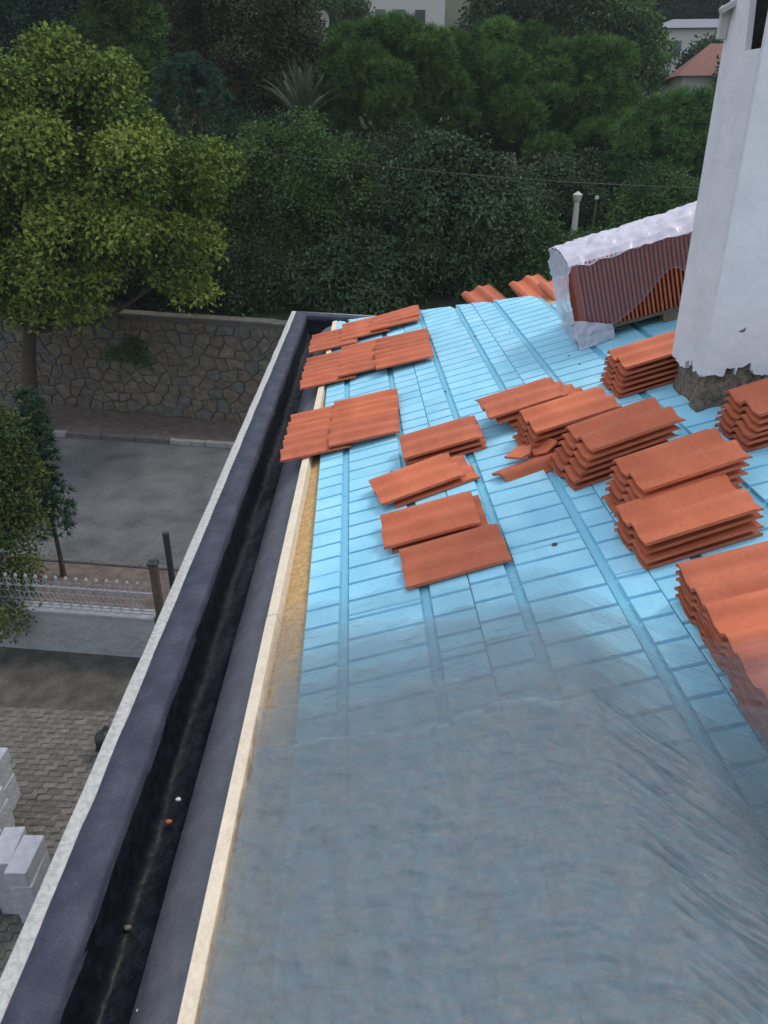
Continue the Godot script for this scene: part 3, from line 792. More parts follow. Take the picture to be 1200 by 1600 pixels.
func palm(base: Vector3, heart: Vector3, label: String, size := 1.0, arching := false):
	var t := thing("palm_tree", label, "palm", base)
	inst(tube([Vector3.ZERO, (heart - base) * 0.5 + Vector3(0.05, 0, 0), heart - base], [0.22, 0.17, 0.19], 9), M.bark, "trunk", t)
	var r := RandomNumberGenerator.new(); r.seed = int(abs(heart.x) * 100.0) + 7
	var gm := mat(lin(0.045, 0.075, 0.035), 0.75)
	for i in 36:
		var a := i * 2.39996
		var lean: float = lerp(0.05, 0.85, i / 35.0) * (1.35 if arching else 0.8)
		var dir := Vector3(cos(a) * sin(lean), cos(lean), sin(a) * sin(lean))
		var out := Vector3(cos(a), 0, sin(a))
		var ln := size * r.randf_range(1.7, 2.5)
		var s := st()
		var prev := Vector3.ZERO
		var pts := []
		for j in 9:
			var q := j / 8.0
			pts.append(dir * ln * q + (out * 0.25 - Vector3(0, 0.55, 0)) * ln * q * q * (0.25 + lean * 0.45))
		add_tube(s, pts, [0.025, 0.022, 0.02, 0.018, 0.015, 0.012, 0.010, 0.007, 0.004], 4)
		for j in 40:
			var q := 0.15 + 0.85 * j / 39.0
			var f := q * 8.0
			var k: int = min(int(f), 7)
			var p: Vector3 = pts[k].lerp(pts[k + 1], f - k)
			var d: Vector3 = (pts[k + 1] - pts[k]).normalized()
			for sd in [-1, 1]:
				var side: Vector3 = d.cross(Vector3.UP).normalized() * sd
				var lf: Vector3 = (side * 0.8 + d * 0.75 + Vector3(0, 0.15, 0)).normalized() * size * 0.30 * sin(PI * (0.18 + 0.74 * q))
				tri(s, p - d * 0.010, p + d * 0.010, p + lf)
		var o := inst(done(s), gm, "frond", t)
		o.position = heart - base

# ---------------------------------------------------------------- street and yard
func along(x: float, x0: float, z0: float, k: float) -> float: return z0 + k * (x - x0)
func kerb_z(x: float) -> float: return along(x, -8.89, -20.51, 0.18)
func road_near(x: float) -> float: return along(x, -6.28, -13.63, 0.146)
func fence_z(x: float) -> float: return along(x, -6.15, -10.85, 0.13)

func build_ground():
	setting(sheet([[-400, -400], [400, -400], [400, 60], [-400, 60]], GROUND - 0.4), M.soil, "ground")
	var xs := [-60.0, 40.0]
	setting(sheet([[xs[0], kerb_z(xs[0])], [xs[1], kerb_z(xs[1])], [xs[1], road_near(xs[1])], [xs[0], road_near(xs[0])]], GROUND), M.asphalt, "road")
	setting(prism([[xs[0], kerb_z(xs[0]) - 0.14], [xs[1], kerb_z(xs[1]) - 0.14], [xs[1], kerb_z(xs[1]) - 14.0], [xs[0], kerb_z(xs[0]) - 14.0]], GROUND - 0.3, GROUND + 0.12), M.footway, "pavement")
	setting(prism([[xs[0], road_near(xs[0]) + 0.14], [xs[1], road_near(xs[1]) + 0.14], [xs[1], fence_z(xs[1]) - 0.1], [xs[0], fence_z(xs[0]) - 0.1]], GROUND - 0.3, GROUND + 0.10), M.footway, "footpath")
	# kerb stones, each its own stone
	var kb := Node3D.new(); kb.name = "kerb"; add_child(kb); kb.set_meta("kind", "structure")
	var km := box_mesh(Vector3(0.985, 0.4, 0.14), 0.02)
	var i := 0
	for side in 2:
		var x := -16.0
		while x < 4.0:
			var zz := kerb_z(x) - 0.07 if side == 0 else road_near(x) + 0.07
			var pale := i % 5 in [1, 2] if side == 0 else i % 7 == 1
			var o := inst(km, M.kerb if pale else M.kerb_dark, "kerb_stone", kb)
			o.position = Vector3(x, GROUND - 0.062 + rng.randf_range(-0.012, 0.012), zz)
			o.rotation.y = -atan(0.18 if side == 0 else 0.146) + rng.randf_range(-0.01, 0.01)
			x += 0.984
			i += 1
	# yard of small pavers on dark earth
	var yard := setting(sheet([[-40, fence_z(-40)], [-0.88, fence_z(-0.88)], [-0.88, 6], [-40, 6]], GROUND), M.yard, "courtyard")
	var pm := [box_mesh(Vector3(0.192, 0.05, 0.094), 0.006), box_mesh(Vector3(0.192, 0.05, 0.094), 0.010)]
	var many := st()
	var count := 0
	var r := 0
	var rest := []
	var z := -9.2
	while z < -4.2:
		var x := -6.2 + (0.1 if r % 2 else 0.0)
		while x < -2.6:
			var wz := z + 0.07 * (x + 4.0) + rng.randf_range(-0.004, 0.004)
			rest.append(Vector3(x + rng.randf_range(-0.004, 0.004), GROUND - 0.0195 + rng.randf_range(-0.003, 0.003), wz))
			x += 0.2
		z += 0.102
		r += 1
	# the three hundred that show largest: near the parapet, between the block stacks and the brown earth
	rest.sort_custom(func(a, b): return a.distance_squared_to(Vector3(-4.05, GROUND, -7.75)) < b.distance_squared_to(Vector3(-4.05, GROUND, -7.75)))
	for p in rest:
		var turn := 0.07 + rng.randf_range(-0.02, 0.02)
		if count < 300:
			var o := inst(pm[count % 2], M["paver%d" % rng.randi_range(0, 2)], "paver", yard)
			o.position = p
			o.rotation.y = turn
		else:
			add_box(many, Transform3D(Basis(Vector3.UP, turn), p), Vector3(0.192, 0.05, 0.094), 0.006)
		count += 1
	var mo := inst(done(many), M.paver0, "pavers", yard)
	mo.set_meta("kind", "stuff")
	# hillside behind the wall
	var s := st()
	s.set_smooth_group(1)
	var cols := 60; var rows := 50
	var g := []
	for b in rows + 1:
		var row := []
		for a in cols + 1:
			var x: float = lerp(-110.0, 110.0, a / float(cols))
			var t := pow(b / float(rows), 1.7) * 180.0
			var zz := wall_z(x) - 0.15 - t
			row.append(Vector3(x, hill(x, zz), zz))
		g.append(row)
	for b in rows:
		for a in cols:
			quad(s, g[b][a], g[b][a + 1], g[b + 1][a + 1], g[b + 1][a])
	setting(done(s), M.soil, "hillside")

func build_stone_wall():
	var x0 := -26.0; var x1 := 2.0
	var len_ := (x1 - x0) * sqrt(1.0 + 0.278 * 0.278)
	var w := thing("stone_wall", "rubble stone retaining wall along the far pavement", "wall", Vector3(x0, GROUND + 0.1, wall_z(x0)))
	w.rotation.y = -atan(0.278)
	var hh := 2.85
	inst(box_mesh(Vector3(len_, hh, 0.4), 0.0, Vector3(len_ * 0.5, hh * 0.5, -0.23)), M.mortar, "core", w)
	var r := RandomNumberGenerator.new(); r.seed = 501
	# irregular interlocking stones: a honeycomb of jittered corners, only where the photograph can see them
	var sx := 0.44; var sy := 0.31
	var a0 := int(11.5 / sx)
	var nx := int(len_ / sx) - 1
	var ny := int(hh / sy)
	var corner := {}
	var cn := func(i: int, j: int) -> Vector2:
		var key := i * 1000 + j
		if not corner.has(key):
			corner[key] = Vector2(i * sx * 0.5 + r.randf_range(-0.10, 0.10), j * sy + (0.04 if (i + j) % 2 == 0 else -0.04) + r.randf_range(-0.085, 0.085))
		return corner[key]
	var count := 0
	for j in ny:
		for i in range(a0, nx):
			var c := 2 * i + (j % 2)
			var poly := [cn.call(c, j), cn.call(c + 1, j), cn.call(c + 2, j), cn.call(c + 2, j + 1), cn.call(c + 1, j + 1), cn.call(c, j + 1)]
			var mid := Vector2.ZERO
			for q in poly: mid += q / 6.0
			var s := st()
			var proud := r.randf_range(0.006, 0.032)
			var bot := []; var fr := []
			for q in poly:
				var e: Vector2 = q
				e.y = clamp(e.y, 0.0, hh - 0.04)
				var d: Vector2 = mid - e
				var p1 := e + d.normalized() * 0.006
				var p2 := e + d.normalized() * 0.03
				bot.append(Vector3(p1.x, p1.y, -0.034)); fr.append(Vector3(p2.x, p2.y, proud + r.randf_range(-0.012, 0.012)))
			var cm := Vector3(mid.x, clamp(mid.y, 0.03, hh - 0.06), proud + r.randf_range(0.0, 0.02))
			for k in 6:
				var n := (k + 1) % 6
				quad(s, bot[k], bot[n], fr[n], fr[k])
				tri(s, cm, fr[n], fr[k])
			inst(done(s), M["stone%d" % r.randi_range(0, 4)], "stone", w)
			count += 1
	# rendered coping along the top
	var x := 0.0
	while x < len_ - 1.2:
		var o := inst(box_mesh(Vector3(1.19, 0.07, 0.46), 0.015), M.mortar if x < len_ - 9.0 else M.kerb_dark, "coping_stone", w)
		o.position = Vector3(x + 0.6, hh + 0.035 + r.randf_range(-0.012, 0.012), -0.2)
		x += 1.2

func build_fence():
	var k := -atan(0.13)
	var lw := thing("garden_wall", "low pale plastered wall carrying the white iron fence", "wall", Vector3(-9.5, GROUND, fence_z(-9.5)))
	lw.rotation.y = k
	var ln := 5.95
	inst(box_mesh(Vector3(ln, 0.77, 0.2), 0.004, Vector3(ln * 0.5, 0.385, -0.1)), M.lowwall, "wall_body", lw)
	inst(box_mesh(Vector3(ln + 0.02, 0.045, 0.26), 0.01, Vector3(ln * 0.5, 0.7935, -0.1)), M.lowwall, "coping", lw)
	var f := thing("iron_fence", "ornate white iron fence with ball finials on the low wall", "fence", Vector3(-9.5, GROUND + 0.816, fence_z(-9.5)))
	f.rotation.y = k
	for y in [0.05, 0.38]:
		inst(box_mesh(Vector3(ln - 0.05, 0.025, 0.02), 0.0, Vector3(ln * 0.5, y, -0.1)), M.white_iron, "rail", f)
	# one baluster: bar, scrolls, spear and ball
	var s := st()
	add_tube(s, [Vector3(0, 0, 0), Vector3(0, 0.55, 0)], [0.009, 0.009], 5)
	add_tube(s, [Vector3(0, 0.5, 0), Vector3(0, 0.545, 0), Vector3(0, 0.575, 0), Vector3(0, 0.6, 0)], [0.009, 0.03, 0.024, 0.004], 7)
	for sd in [-1.0, 1.0]:
		for q in [[0.2, 0.06, 0.075], [0.45, 0.042, 0.045], [0.1, 0.03, 0.035], [0.31, 0.03, 0.04]]:
			var pts := []; var rad := []
			for j in 9:
				var a := TAU * j / 8.0
				pts.append(Vector3(sd * (q[1] * 0.75 + cos(a) * q[1] * 0.7), q[0] + sin(a) * q[2], 0.004)); rad.append(0.0065)
			add_tube(s, pts, rad, 4, false)
	var bm := done(s)
	var n := int((ln - 0.1) / 0.17)
	for i in n:
		inst(bm, M.white_iron, "baluster", f).position = Vector3(0.1 + i * 0.17, 0.0, -0.1)
	# posts at the end of the fence
	var p := thing("gate_post", "rusty brown square post ending the white fence", "post", Vector3(-3.50, GROUND, -10.55))
	inst(box_mesh(Vector3(0.12, 1.78, 0.12), 0.012, Vector3(0, 0.89, 0)), M.rust, "shaft", p)
	inst(box_mesh(Vector3(0.16, 0.05, 0.16), 0.012, Vector3(0, 1.805, 0)), M.dark_steel, "cap", p)
	var q := thing("steel_post", "thin dark steel pipe standing behind the rusty gate post", "post", Vector3(-3.30, GROUND, -10.75))
	inst(tube([Vector3.ZERO, Vector3(0, 2.2, 0)], [0.05, 0.05], 10), M.dark_steel, "pipe", q)
	inst(tube([Vector3(0, 2.2, 0), Vector3(0, 2.23, 0)], [0.056, 0.05], 10), M.dark_steel, "cap", q)

func build_yard_things():
	# pale aerated blocks in stacks
	var bm := box_mesh(Vector3(0.235, 0.205, 0.50), 0.008)
	var rows := [
		[-3.85, -6.02, 4, "block in the stack nearest the parapet"],
		[-4.11, -6.14, 4, "block in the stack one in from the parapet"],
		[-4.36, -6.10, 4, "block in the third stack from the parapet"],
		[-4.62, -6.75, 4, "block in the middle stack of the far row"],
		[-4.88, -6.85, 4, "block in the outer stack of the far row"],
		[-4.84, -7.38, 4, "block in the farthest stack toward the fence"]]
	for q in rows:
		for i in q[2]:
			var o := inst(bm, M.block, "concrete_block", self)
			o.position = Vector3(q[0] + rng.randf_range(-0.012, 0.012), GROUND + 0.11 + 0.207 * i, q[1] + rng.randf_range(-0.02, 0.02))
			o.rotation.y = rng.randf_range(-0.05, 0.05)
			tag(o, "%s pale grey %s" % [["bottom", "second lowest", "third lowest", "top"][i], q[3]], "block", "pale building blocks stacked in the yard")
	# black bag against the house
	var s := st()
	s.set_smooth_group(1)
	var nz := noise(601, 2.0, 3)
	for a in 14:
		for b in 8:
			var v := []
			for c in [[a, b], [a + 1, b], [a + 1, b + 1], [a, b + 1]]:
				var th: float = TAU * (c[0] % 14) / 14.0; var ph: float = PI * c[1] / 8.0
				var d := Vector3(sin(ph) * cos(th), cos(ph), sin(ph) * sin(th))
				v.append(d * Vector3(0.16, 0.22, 0.16) * (1.0 + 0.35 * nz.get_noise_3dv(d * 1.4)) + Vector3(0, 0.205, 0))
			quad(s, v[0], v[3], v[2], v[1])
	var bag := inst(done(s), M.black_plastic, "refuse_bag", self)
	bag.position = Vector3(-3.80, GROUND - 0.01, -8.40)
	tag(bag, "black refuse bag on the yard pavers half hidden by the parapet", "bag")
	# pale bundle on top of the wall
	s = st(); s.set_smooth_group(1)
	for a in 14:
		for b in 8:
			var v := []
			for c in [[a, b], [a + 1, b], [a + 1, b + 1], [a, b + 1]]:
				var th: float = TAU * (c[0] % 14) / 14.0; var ph: float = PI * c[1] / 8.0
				var d := Vector3(sin(ph) * cos(th), cos(ph), sin(ph) * sin(th))
				v.append(d * Vector3(0.36, 0.2, 0.22) * (1.0 + 0.5 * nz.get_noise_3dv(d * 2.0 + Vector3(4, 0, 0))) + Vector3(0, 0.17, 0))
			quad(s, v[0], v[3], v[2], v[1])
	var pb := inst(done(s), M.pale, "plastic_sack", self)
	pb.position = Vector3(-9.25, -4.98, wall_z(-9.25) - 0.2)
	tag(pb, "pale crumpled sack lying on top of the stone wall", "sack")
	# overhead wire
	var pts := []; var rad := []
	for i in 33:
		var t := i / 32.0
		pts.append(Vector3(lerp(-14.0, 14.0, t), lerp(0.35, -2.35, t) - 3.2 * t * (1.0 - t) + 0.55, -22.0)); rad.append(0.011)
	var wr := inst(tube(pts, rad, 5), M.wire, "overhead_wire", self)
	tag(wr, "thin overhead wire sagging across the dark trees", "wire")
	# garden lamp post and a thin stake beside it
	var b := on_hill(6.52, -28.0)
	var lp := thing("garden_lamp", "pale post lamp with a capped head in front of the pines", "lamp", b)
	var top_y := -2.35 - b.y
	inst(tube([Vector3.ZERO, Vector3(0, top_y - 0.32, 0)], [0.12, 0.085], 10), M.far_white, "post", lp)
	inst(tube([Vector3(0, top_y - 0.32, 0), Vector3(0, top_y - 0.28, 0), Vector3(0, top_y - 0.1, 0)], [0.085, 0.13, 0.145], 10), M.far_white, "head", lp)
	inst(tube([Vector3(0, top_y - 0.1, 0), Vector3(0, top_y - 0.06, 0), Vector3(0, top_y, 0)], [0.165, 0.11, 0.03], 10), M.far_white, "cap", lp)
	b = on_hill(7.15, -28.2)
	var sk := thing("garden_stake", "thin grey stake with a pale tip beside the garden lamp", "stake", b)
	inst(tube([Vector3.ZERO, Vector3(0.06, -2.6 - b.y, 0)], [0.035, 0.03], 6), M.kerb_dark, "shaft", sk)
	inst(tube([Vector3(0.06, -2.6 - b.y, 0), Vector3(0.062, -2.5 - b.y, 0)], [0.07, 0.05], 7), M.far_white, "tip", sk)

func far_house(at: Vector3, turn: float, size: Vector3, wallm: Material, roofm: Material, pitch: float, label: String, wins: int, wy := 1.5):
	var h := thing("hillside_house", label, "house", at)
	h.rotation.y = turn
	inst(box_mesh(size, 0.0, Vector3(0, size.y * 0.5, 0)), wallm, "wall", h)
	var s := st()
	var o := 0.4
	var a := Vector3(-size.x * 0.5 - o, size.y, size.z * 0.5 + o); var b := Vector3(size.x * 0.5 + o, size.y, size.z * 0.5 + o)
	var c := Vector3(size.x * 0.5 + o, size.y, -size.z * 0.5 - o); var d := Vector3(-size.x * 0.5 - o, size.y, -size.z * 0.5 - o)
	var e := Vector3(-size.x * 0.25, size.y + pitch, 0); var f := Vector3(size.x * 0.25, size.y + pitch, 0)
	quad(s, a, b, f, e); quad(s, c, d, e, f); tri(s, b, f, c); tri(s, d, e, a)
	quad(s, a, d, c, b)
	inst(done(s), roofm, "roof", h)
	for i in wins:
		var x: float = lerp(-size.x * 0.4, size.x * 0.4, (i + 0.5) / wins)
		var w := inst(box_mesh(Vector3(1.1, 1.4, 0.08), 0.0, Vector3(x, size.y - wy, size.z * 0.5 + 0.042)), M.far_white, "window", h)
		inst(box_mesh(Vector3(0.9, 1.2, 0.04), 0.0, Vector3(x, size.y - wy, size.z * 0.5 + 0.075)), M.glass, "pane", w)
	return h

func build_far():
	far_house(Vector3(-1.2, 2.6, -84.0), 0.1, Vector3(13, 7.0, 8), M.far_white, M.far_grey, 0.8, "white flat topped house peeking over the pines at the top", 6, 2.4)
	far_house(Vector3(25.2, -1.85, -64.0), -0.2, Vector3(8, 4.0, 7), M.far_white, M.far_roof, 2.1, "house with a terracotta hip roof beside the chimney's top", 3)
	far_house(Vector3(27.5, 2.8, -80.0), -0.1, Vector3(8.5, 3.4, 6), M.far_white, M.far_grey, 0.9, "pale house with a low dark grey roof above the terracotta one", 3)
	var b := Vector3(-3.62, hill(-3.62, -60.0), -60.0)
	var d := thing("satellite_dish", "white oval satellite dish on a mast left of the white house", "dish", b)
	inst(tube([Vector3.ZERO, Vector3(0, 5.2 - b.y, 0)], [0.05, 0.05], 6), M.far_white, "mast", d)
	var s := st(); s.set_smooth_group(1)
	for i in 12:
		var a0 := TAU * i / 12.0; var a1 := TAU * (i + 1) / 12.0
		var c := Vector3(0, 5.2 - b.y, 0.05)
		for r in [[0.0, 0.5], [0.5, 1.0]]:
			var f := func(a: float, q: float) -> Vector3: return c + Vector3(cos(a) * 0.4 * q, sin(a) * 0.6 * q, 0.15 * q * q)
			quad(s, f.call(a0, r[0]), f.call(a0, r[1]), f.call(a1, r[1]), f.call(a1, r[0]))
	inst(done(s), M.far_white, "reflector", d)

# ---------------------------------------------------------------- things on the roof
func film_cloth(fn: Callable, na: int, nb: int) -> ArrayMesh:
	var s := st(); s.set_smooth_group(1)
	var g := []
	for i in na + 1:
		var r := []
		for j in nb + 1: r.append(fn.call(i / float(na), j / float(nb)))
		g.append(r)
	for i in na:
		for j in nb: quad(s, g[i][j], g[i + 1][j], g[i + 1][j + 1], g[i][j + 1])
	return done(s)

func build_pack():
	# pallet with tiles standing on end, wrapped in film
	var uc0 := 1.345; var zf := -4.86; var ph := 0.085
	var rt := Transform3D(Basis(RU, RN, Vector3(0, 0, 1)), RO)
	var p := thing("pallet", "low wooden pallet under the film wrapped tile pack", "pallet", rp(uc0 + 0.5, zf - 0.3, 0.0))
	p.basis = rt.basis
	for q in [[-0.40], [0.02], [0.42]]:
		inst(box_mesh(Vector3(0.09, 0.055, 0.56), 0.004, Vector3(q[0], 0.0285, 0)), M.pallet_wood, "bearer", p)
	for i in 5:
		inst(box_mesh(Vector3(1.08, 0.02, 0.09), 0.003, Vector3(0, 0.0665, -0.235 + i * 0.1175)), M.pallet_wood, "deck_board", p)
	var n := 40
	for i in n:
		var o := inst(TILE, M["tile%d" % (i % 4)], "roof_tile", self)
		var b := rt.basis * Basis(Vector3(0, 0, 1), PI / 2.0) * Basis(Vector3(1, 0, 0), 0.0)
		o.transform = Transform3D(b, rp(uc0 + 0.02 + i * 0.0258, zf - TILE_W * 0.5 - 0.005 + rng.randf_range(-0.002, 0.002), ph + TILE_L * 0.5 - 0.003))
		tag(o, "terracotta tile on end in the wrapped pack, number %s from its outer end" % ["one", "two", "three", "four", "five", "six", "seven", "eight", "nine", "ten", "eleven", "twelve", "thirteen", "fourteen", "fifteen", "sixteen", "seventeen", "eighteen", "nineteen", "twenty", "twenty-one", "twenty-two", "twenty-three", "twenty-four", "twenty-five", "twenty-six", "twenty-seven", "twenty-eight", "twenty-nine", "thirty", "thirty-one", "thirty-two", "thirty-three", "thirty-four", "thirty-five", "thirty-six", "thirty-seven", "thirty-eight", "thirty-nine", "forty"][i], "roof tile", "tiles packed on the wrapped pallet")
	var nz := noise(701, 2.2, 4)
	var H := ph + TILE_L
	var f := thing("plastic_wrap", "torn clear plastic film wrapped over the tile pack", "plastic film", rt.origin)
	f.basis = rt.basis
	var u1 := uc0 + 1.1
	var zb := zf - 0.60
	# top: puffed and creased, hanging a little over the front
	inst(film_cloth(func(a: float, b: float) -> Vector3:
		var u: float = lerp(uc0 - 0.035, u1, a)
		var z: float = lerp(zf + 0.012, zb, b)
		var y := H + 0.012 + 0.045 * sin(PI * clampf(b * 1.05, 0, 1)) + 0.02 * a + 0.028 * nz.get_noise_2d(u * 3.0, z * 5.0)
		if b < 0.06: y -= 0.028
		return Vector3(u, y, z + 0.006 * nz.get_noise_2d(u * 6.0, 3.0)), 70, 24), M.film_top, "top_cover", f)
	# front: covers the upper part, torn away along a curve at the lower right
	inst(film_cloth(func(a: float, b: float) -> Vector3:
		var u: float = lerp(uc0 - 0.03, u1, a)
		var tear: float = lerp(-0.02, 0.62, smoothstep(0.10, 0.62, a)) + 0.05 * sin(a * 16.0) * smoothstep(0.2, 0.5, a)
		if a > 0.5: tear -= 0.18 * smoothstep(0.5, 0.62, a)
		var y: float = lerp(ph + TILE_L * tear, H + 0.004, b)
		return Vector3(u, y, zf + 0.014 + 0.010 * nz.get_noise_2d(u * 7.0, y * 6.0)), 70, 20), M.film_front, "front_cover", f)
	# hem of gathered film along the tear
	var pts := []; var rad := []
	for i in 40:
		var a := i / 39.0
		var tear: float = lerp(-0.02, 0.62, smoothstep(0.10, 0.62, a)) + 0.05 * sin(a * 16.0) * smoothstep(0.2, 0.5, a)
		if a > 0.5: tear -= 0.18 * smoothstep(0.5, 0.62, a)
		pts.append(Vector3(lerp(uc0 - 0.03, u1, a), ph + TILE_L * tear, zf + 0.018)); rad.append(0.004)
	inst(tube(pts, rad, 5), M.film_hem, "torn_hem", f)
	# end: bulging skirt hanging to the boards
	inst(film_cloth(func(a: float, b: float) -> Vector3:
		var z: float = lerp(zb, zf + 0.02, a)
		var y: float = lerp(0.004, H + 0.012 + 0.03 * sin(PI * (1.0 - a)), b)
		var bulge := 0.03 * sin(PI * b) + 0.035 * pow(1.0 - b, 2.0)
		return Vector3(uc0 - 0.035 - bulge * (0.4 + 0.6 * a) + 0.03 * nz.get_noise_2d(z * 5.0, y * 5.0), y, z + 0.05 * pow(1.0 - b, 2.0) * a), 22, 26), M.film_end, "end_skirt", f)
	# gathered foot of film at the near corner
	inst(film_cloth(func(a: float, b: float) -> Vector3:
		var u: float = lerp(uc0 - 0.075, uc0 + 0.16, a)
		var y: float = lerp(0.006, ph + 0.10 - 0.09 * a, b)
		return Vector3(u + 0.012 * nz.get_noise_2d(y * 14.0, a * 6.0), y, zf + 0.03 + 0.05 * (1.0 - b) * (1.0 - a) + 0.022 * nz.get_noise_2d(u * 14.0, y * 9.0)), 16, 10), M.film_end, "gathered_foot", f)

func veil_height(u: float, z: float) -> float:
	# top of what lies under the added veil layers, eased so that they hang between supports
	var h := 0.004
	var du: float = smoothstep(0.84, 1.02, u)
	var dz: float = smoothstep(-2.15, -2.0, z) * (1.0 - smoothstep(-1.08, -0.75, z))
	h = max(h, du * dz * 0.192)
	return h

func build_veil():  # added see-through layers that paint a grey haze over the near boards
	var nz := noise(801, 1.3, 4)
	var fine := noise(802, 6.0, 3)
	var base := [[-0.45, -2.60], [0.0, -2.54], [0.62, -2.50], [0.84, -2.10], [0.98, -1.66], [1.6, -1.56], [2.4, -1.5]]
	for k in 6:
		var cv := Curve.new()
		cv.min_value = -3.0; cv.max_value = 0.0; cv.min_domain = -0.45; cv.max_domain = 2.4
		for q in base: cv.add_point(Vector2(q[0], q[1] + [0.0, 0.12, 0.26, 0.42, 0.58, 0.76][k]), 0, 0, Curve.TANGENT_LINEAR, Curve.TANGENT_LINEAR)
		var m := film_cloth(func(a: float, b: float) -> Vector3:
			var u: float = lerp(-0.40 + 0.012 * (k * 5 % 4), 2.2, a)
			var z: float = lerp(cv.sample(u) + 0.10 * nz.get_noise_2d(u * 1.1, k * 5.0 + 0.3) + 0.014 * fine.get_noise_1d(u * 1.5 + k * 9.0), 0.5, b)
			u += 0.015 * nz.get_noise_2d(z * 3.0, k * 11.0) * (1.0 if a < 0.02 else 0.0)
			var zz := z + 0.03 * u
			var w := pow(1.0 - clampf(absf(nz.get_noise_2d(u * 2.2, zz * 9.0)) * 2.6, 0.0, 1.0), 2.0) + 0.5 * pow(1.0 - clampf(absf(fine.get_noise_2d(u * 0.8 + 31.0, zz * 4.2)) * 2.4, 0.0, 1.0), 2.0)
			var y := 0.004 + veil_height(u, z) + 0.0035 * k + 0.013 * w + 0.006 * nz.get_noise_2d(u * 1.5 + 50.0, z * 3.0)
			return Vector3(u, y, z), 84, 270)
		var o := inst(m, M["veil%d" % k], "added_veil", self)
		o.transform = Transform3D(Basis(RU, RN, Vector3(0, 0, 1)), RO)
		tag(o, "added hazy veil layer over the near boards, %s of six from its upper edge" % ["first", "second", "third", "fourth", "fifth", "last"][k], "veil layer", "added hazy veil layers over the near roof")

func build_tiles():
	TILE = tile_mesh()
	# laid rows at the eaves: [name, columns of (u, near z, far count)]
	var cov := 0.222
	var rows := [
		["near", [[-0.375, -4.31, 3], [-0.085, -4.32, 3]]],
		["middle", [[-0.385, -5.63, 3], [-0.095, -5.66, 3], [0.19, -5.57, 3]]],
		["far", [[-0.395, -6.60, 2], [-0.12, -6.68, 2], [0.14, -6.72, 1]]]]
	for r in rows:
		for ci in r[1].size():
			var q: Array = r[1][ci]
			for k in q[2]:
				put_tile(q[0] + rng.randf_range(-0.004, 0.004), q[1] - k * cov + rng.randf_range(-0.004, 0.004), [0.026, 0.030, 0.034][ci] + 0.0004 * k, rng.randf_range(-0.008, 0.008),
					"laid terracotta tile, %s eaves row, %s course, %s from the camera" % [r[0], ["lowest", "second", "third"][ci], ["first", "second", "third"][k]], "terracotta tiles laid at the eaves", -0.05)
	# stray eaves tile on the far row
	put_tile(0.16, -6.80, 0.045, 0.02, "terracotta tile lying loose atop the far eaves row's upper end", "terracotta tiles laid at the eaves")
	# piles beside the eaves rows, far to near
	stack(3, 0.341, -3.83, 3.0, "the farthest pile beside the eaves rows")
	stack(2, 0.189, -3.47, 13.0, "the second farthest pile beside the eaves rows", 0.06)
	stack(2, 0.228, -3.02, 2.0, "the second nearest pile beside the eaves rows", 0.022)
	stack(1, 0.304, -2.715, 3.5, "nearest the camera, just clear of the added veil", 0.0, 0.0, 0.006)
	# diagonal line of stacks
	stack(4, 0.80, -4.0, 7.0, "the farthest stack in the diagonal line", 0.045, 0.012)
	stack(5, 0.976, -3.60, 7.0, "the second farthest stack in the diagonal line", -0.014)
	stack(6, 1.133, -3.215, 11.0, "the third farthest stack in the diagonal line", -0.022, 0.004)
	stack(6, 1.225, -2.77, 8.5, "the third nearest stack in the diagonal line", -0.012)
	stack(4, 1.150, -2.505, 7.0, "the second nearest stack in the diagonal line", -0.006, 0.006)
	for j in 4:
		stack(5, 1.205, -1.99 + 0.228 * j, 1.0, ["the back stack under the upper veil corner", "the middle stack under the added veil", "the third covered stack from the back", "the front stack under the added veil"][j], -0.004, 0.0, 0.0006 * j)
	stack(6, 1.525, -4.03, 4.5, "the stack leaning on the chimney's far side", -0.012)
	stack(6, 1.80, -3.13, 6.0, "the stack in front of the chimney", -0.012)
	# broken pieces between the piles
	put_tile(0.70, -3.36, 0.012, 0.20, "broken half tile leaning on edge between the piles", "broken and tipped tiles", 0.02, 0.35, tile_mesh(0.12, -0.1, 0.42, 0.92))
	put_tile(0.70, -3.42, 0.045, 0.5, "broken terracotta shard lying over the leaning half tile", "broken and tipped tiles", 0.1, 0.3, broken_mesh(0.13, 0.4))
	put_tile(0.80, -3.42, 0.045, -0.3, "jagged terracotta shard propped beside the second farthest diagonal stack", "broken and tipped tiles", 0.2, 0.5, broken_mesh(0.15, 0.45))
	# tiles showing over the hip
	for q in [[0.95, -6.86, -0.085, 0.35, "weathered terracotta tile poking over the hip beside the far row"], [1.33, -6.56, -0.05, 0.30, "larger terracotta tile poking over the hip near the wrapped pack"], [1.52, -6.30, -0.06, 0.25, "terracotta tile at the hip touching the wrapped pack's shadow"]]:
		for i in 2:
			put_tile(q[0], q[1] - 0.01 * i, q[2] + 0.03 * i, q[3] + PI / 2.0 + 0.1 * i, q[4] + [", lower one", ", upper one"][i], "tiles on the far hip face", 0.45)

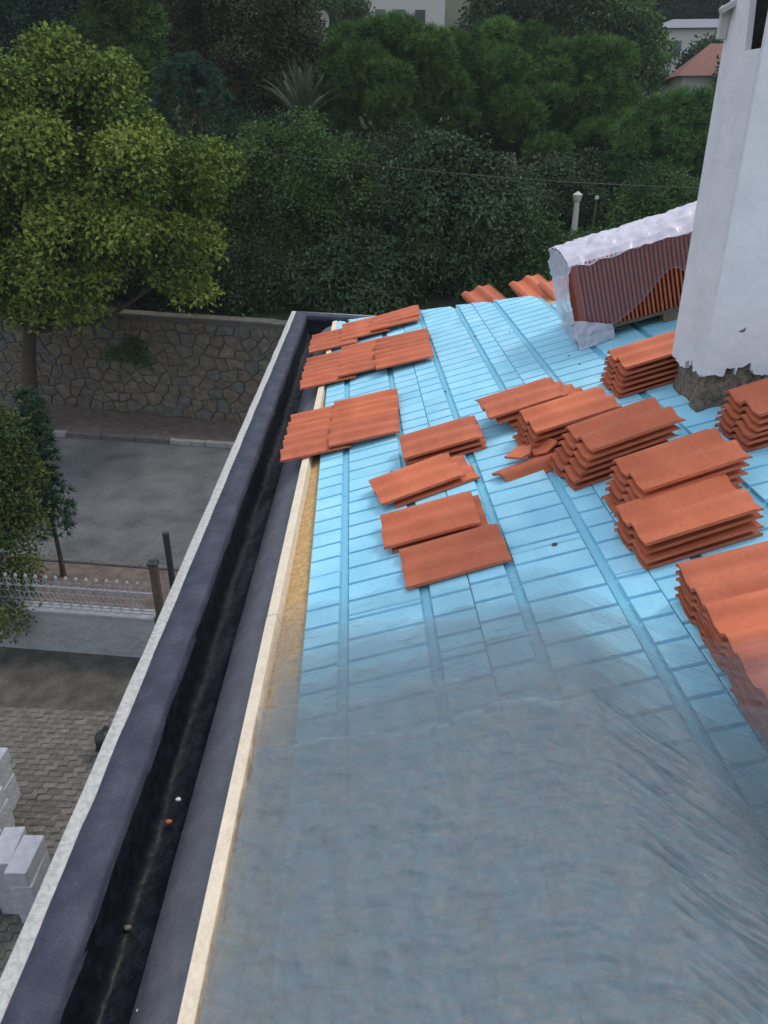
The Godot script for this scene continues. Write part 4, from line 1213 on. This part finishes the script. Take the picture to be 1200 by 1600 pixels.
func broken_mesh(a: float, b: float) -> ArrayMesh:
	# a wedge broken from a tile
	var s := st()
	var th := 0.013
	var poly := [Vector2(-a * 0.5, -0.05), Vector2(a * 0.2, -0.06), Vector2(a * 0.5, -0.01), Vector2(a * 0.15, 0.05 * b * 2.0), Vector2(-a * 0.25, 0.035)]
	var n := poly.size()
	var up := []; var dn := []
	for p in poly:
		var y := 0.012 * sin(p.y * 30.0)
		up.append(Vector3(p.x, y + th, p.y)); dn.append(Vector3(p.x, y, p.y))
	for i in range(1, n - 1):
		tri(s, up[0], up[i], up[i + 1]); tri(s, dn[0], dn[i + 1], dn[i])
	for i in n:
		quad(s, dn[(i + 1) % n], dn[i], up[i], up[(i + 1) % n])
	return done(s)

func build_litter():
	# scraps in the gutter
	var q := [
		[-0.665, -1.972, -1.78, 0.012, "tile1", "small orange tile chip in the gutter"],
		[-0.650, -1.962, -1.86, 0.011, "plaster", "small white pebble beside the orange chip in the gutter"],
		[-0.690, -1.972, -1.02, 0.028, "kerb", "crumbled grey plaster lump in the near gutter"],
		[-0.660, -1.965, -0.98, 0.018, "kerb", "grey mortar crumb beside the plaster lump"],
		[-0.672, -1.972, -0.90, 0.016, "plaster", "pale crumb nearest the camera in the gutter"],
		[-0.590, -1.945, -1.18, 0.008, "plaster", "tiny white chip on the sloping eaves membrane"],
		[-0.690, -1.972, -1.42, 0.012, "rough_stone", "brown grit grain halfway along the near gutter"]]
	for i in q.size():
		var r := RandomNumberGenerator.new(); r.seed = 900 + i
		var s := st()
		var rad: float = q[i][3]
		var ring := []
		for k in 7:
			var a := TAU * k / 7.0
			ring.append(Vector3(cos(a) * rad * r.randf_range(0.7, 1.2), 0, sin(a) * rad * r.randf_range(0.5, 0.9)))
		for k in 7:
			var a: Vector3 = ring[k]; var b: Vector3 = ring[(k + 1) % 7]
			tri(s, Vector3(0, rad * 0.45, 0), a * 0.9 + Vector3(0, rad * 0.2, 0), b * 0.9 + Vector3(0, rad * 0.2, 0))
			quad(s, b + Vector3(0, -rad * 0.2, 0), a + Vector3(0, -rad * 0.2, 0), a * 0.9 + Vector3(0, rad * 0.2, 0), b * 0.9 + Vector3(0, rad * 0.2, 0))
		var o := inst(done(s), M[q[i][4]], "rubble_chip", self)
		o.position = Vector3(q[i][0], q[i][1] - 0.008, q[i][2])
		tag(o, q[i][5], "rubble", "scraps lying in the gutter")

func _ready():
	rng.seed = 20240
	# camera
	var cam := Camera3D.new()
	cam.name = "camera"
	cam.fov = 65.657
	cam.near = 0.05
	cam.far = 600.0
	add_child(cam)
	cam.rotation = Vector3(-deg_to_rad(26.786), -deg_to_rad(0.289), 0)
	cam.current = true
	# sky: even bright overcast of late afternoon
	var env := Environment.new()
	env.background_mode = Environment.BG_SKY
	var sm := ProceduralSkyMaterial.new()
	sm.sky_top_color = Color(0.80, 0.85, 0.92)
	sm.sky_horizon_color = Color(0.84, 0.87, 0.90)
	sm.sky_curve = 0.3
	sm.ground_bottom_color = Color(0.18, 0.19, 0.18)
	sm.ground_horizon_color = Color(0.45, 0.47, 0.46)
	var sky := Sky.new()
	sky.sky_material = sm
	env.sky = sky
	env.background_energy_multiplier = 1.0
	env.tonemap_mode = Environment.TONE_MAPPER_LINEAR
	env.tonemap_exposure = 1.45
	env.fog_enabled = true
	env.fog_density = 0.0005
	env.fog_light_color = Color(0.80, 0.85, 0.88)
	env.sdfgi_enabled = true
	env.ssao_enabled = true
	env.ssil_enabled = true
	var we := WorldEnvironment.new()
	we.name = "world_environment"
	we.environment = env
	add_child(we)
	var sun := DirectionalLight3D.new()
	sun.name = "sun"
	sun.light_energy = 0.45
	sun.light_color = Color(1.0, 0.97, 0.93)
	sun.light_angular_distance = 18.0
	sun.shadow_enabled = true
	add_child(sun)
	sun.rotation_degrees = Vector3(-56, 128, 0)
	make_materials()
	build_ground()
	build_house()
	build_stone_wall()
	build_fence()
	build_far()
	build_plants()
	build_tiles()
	build_pack()
	build_veil()
	build_yard_things()
	build_litter()
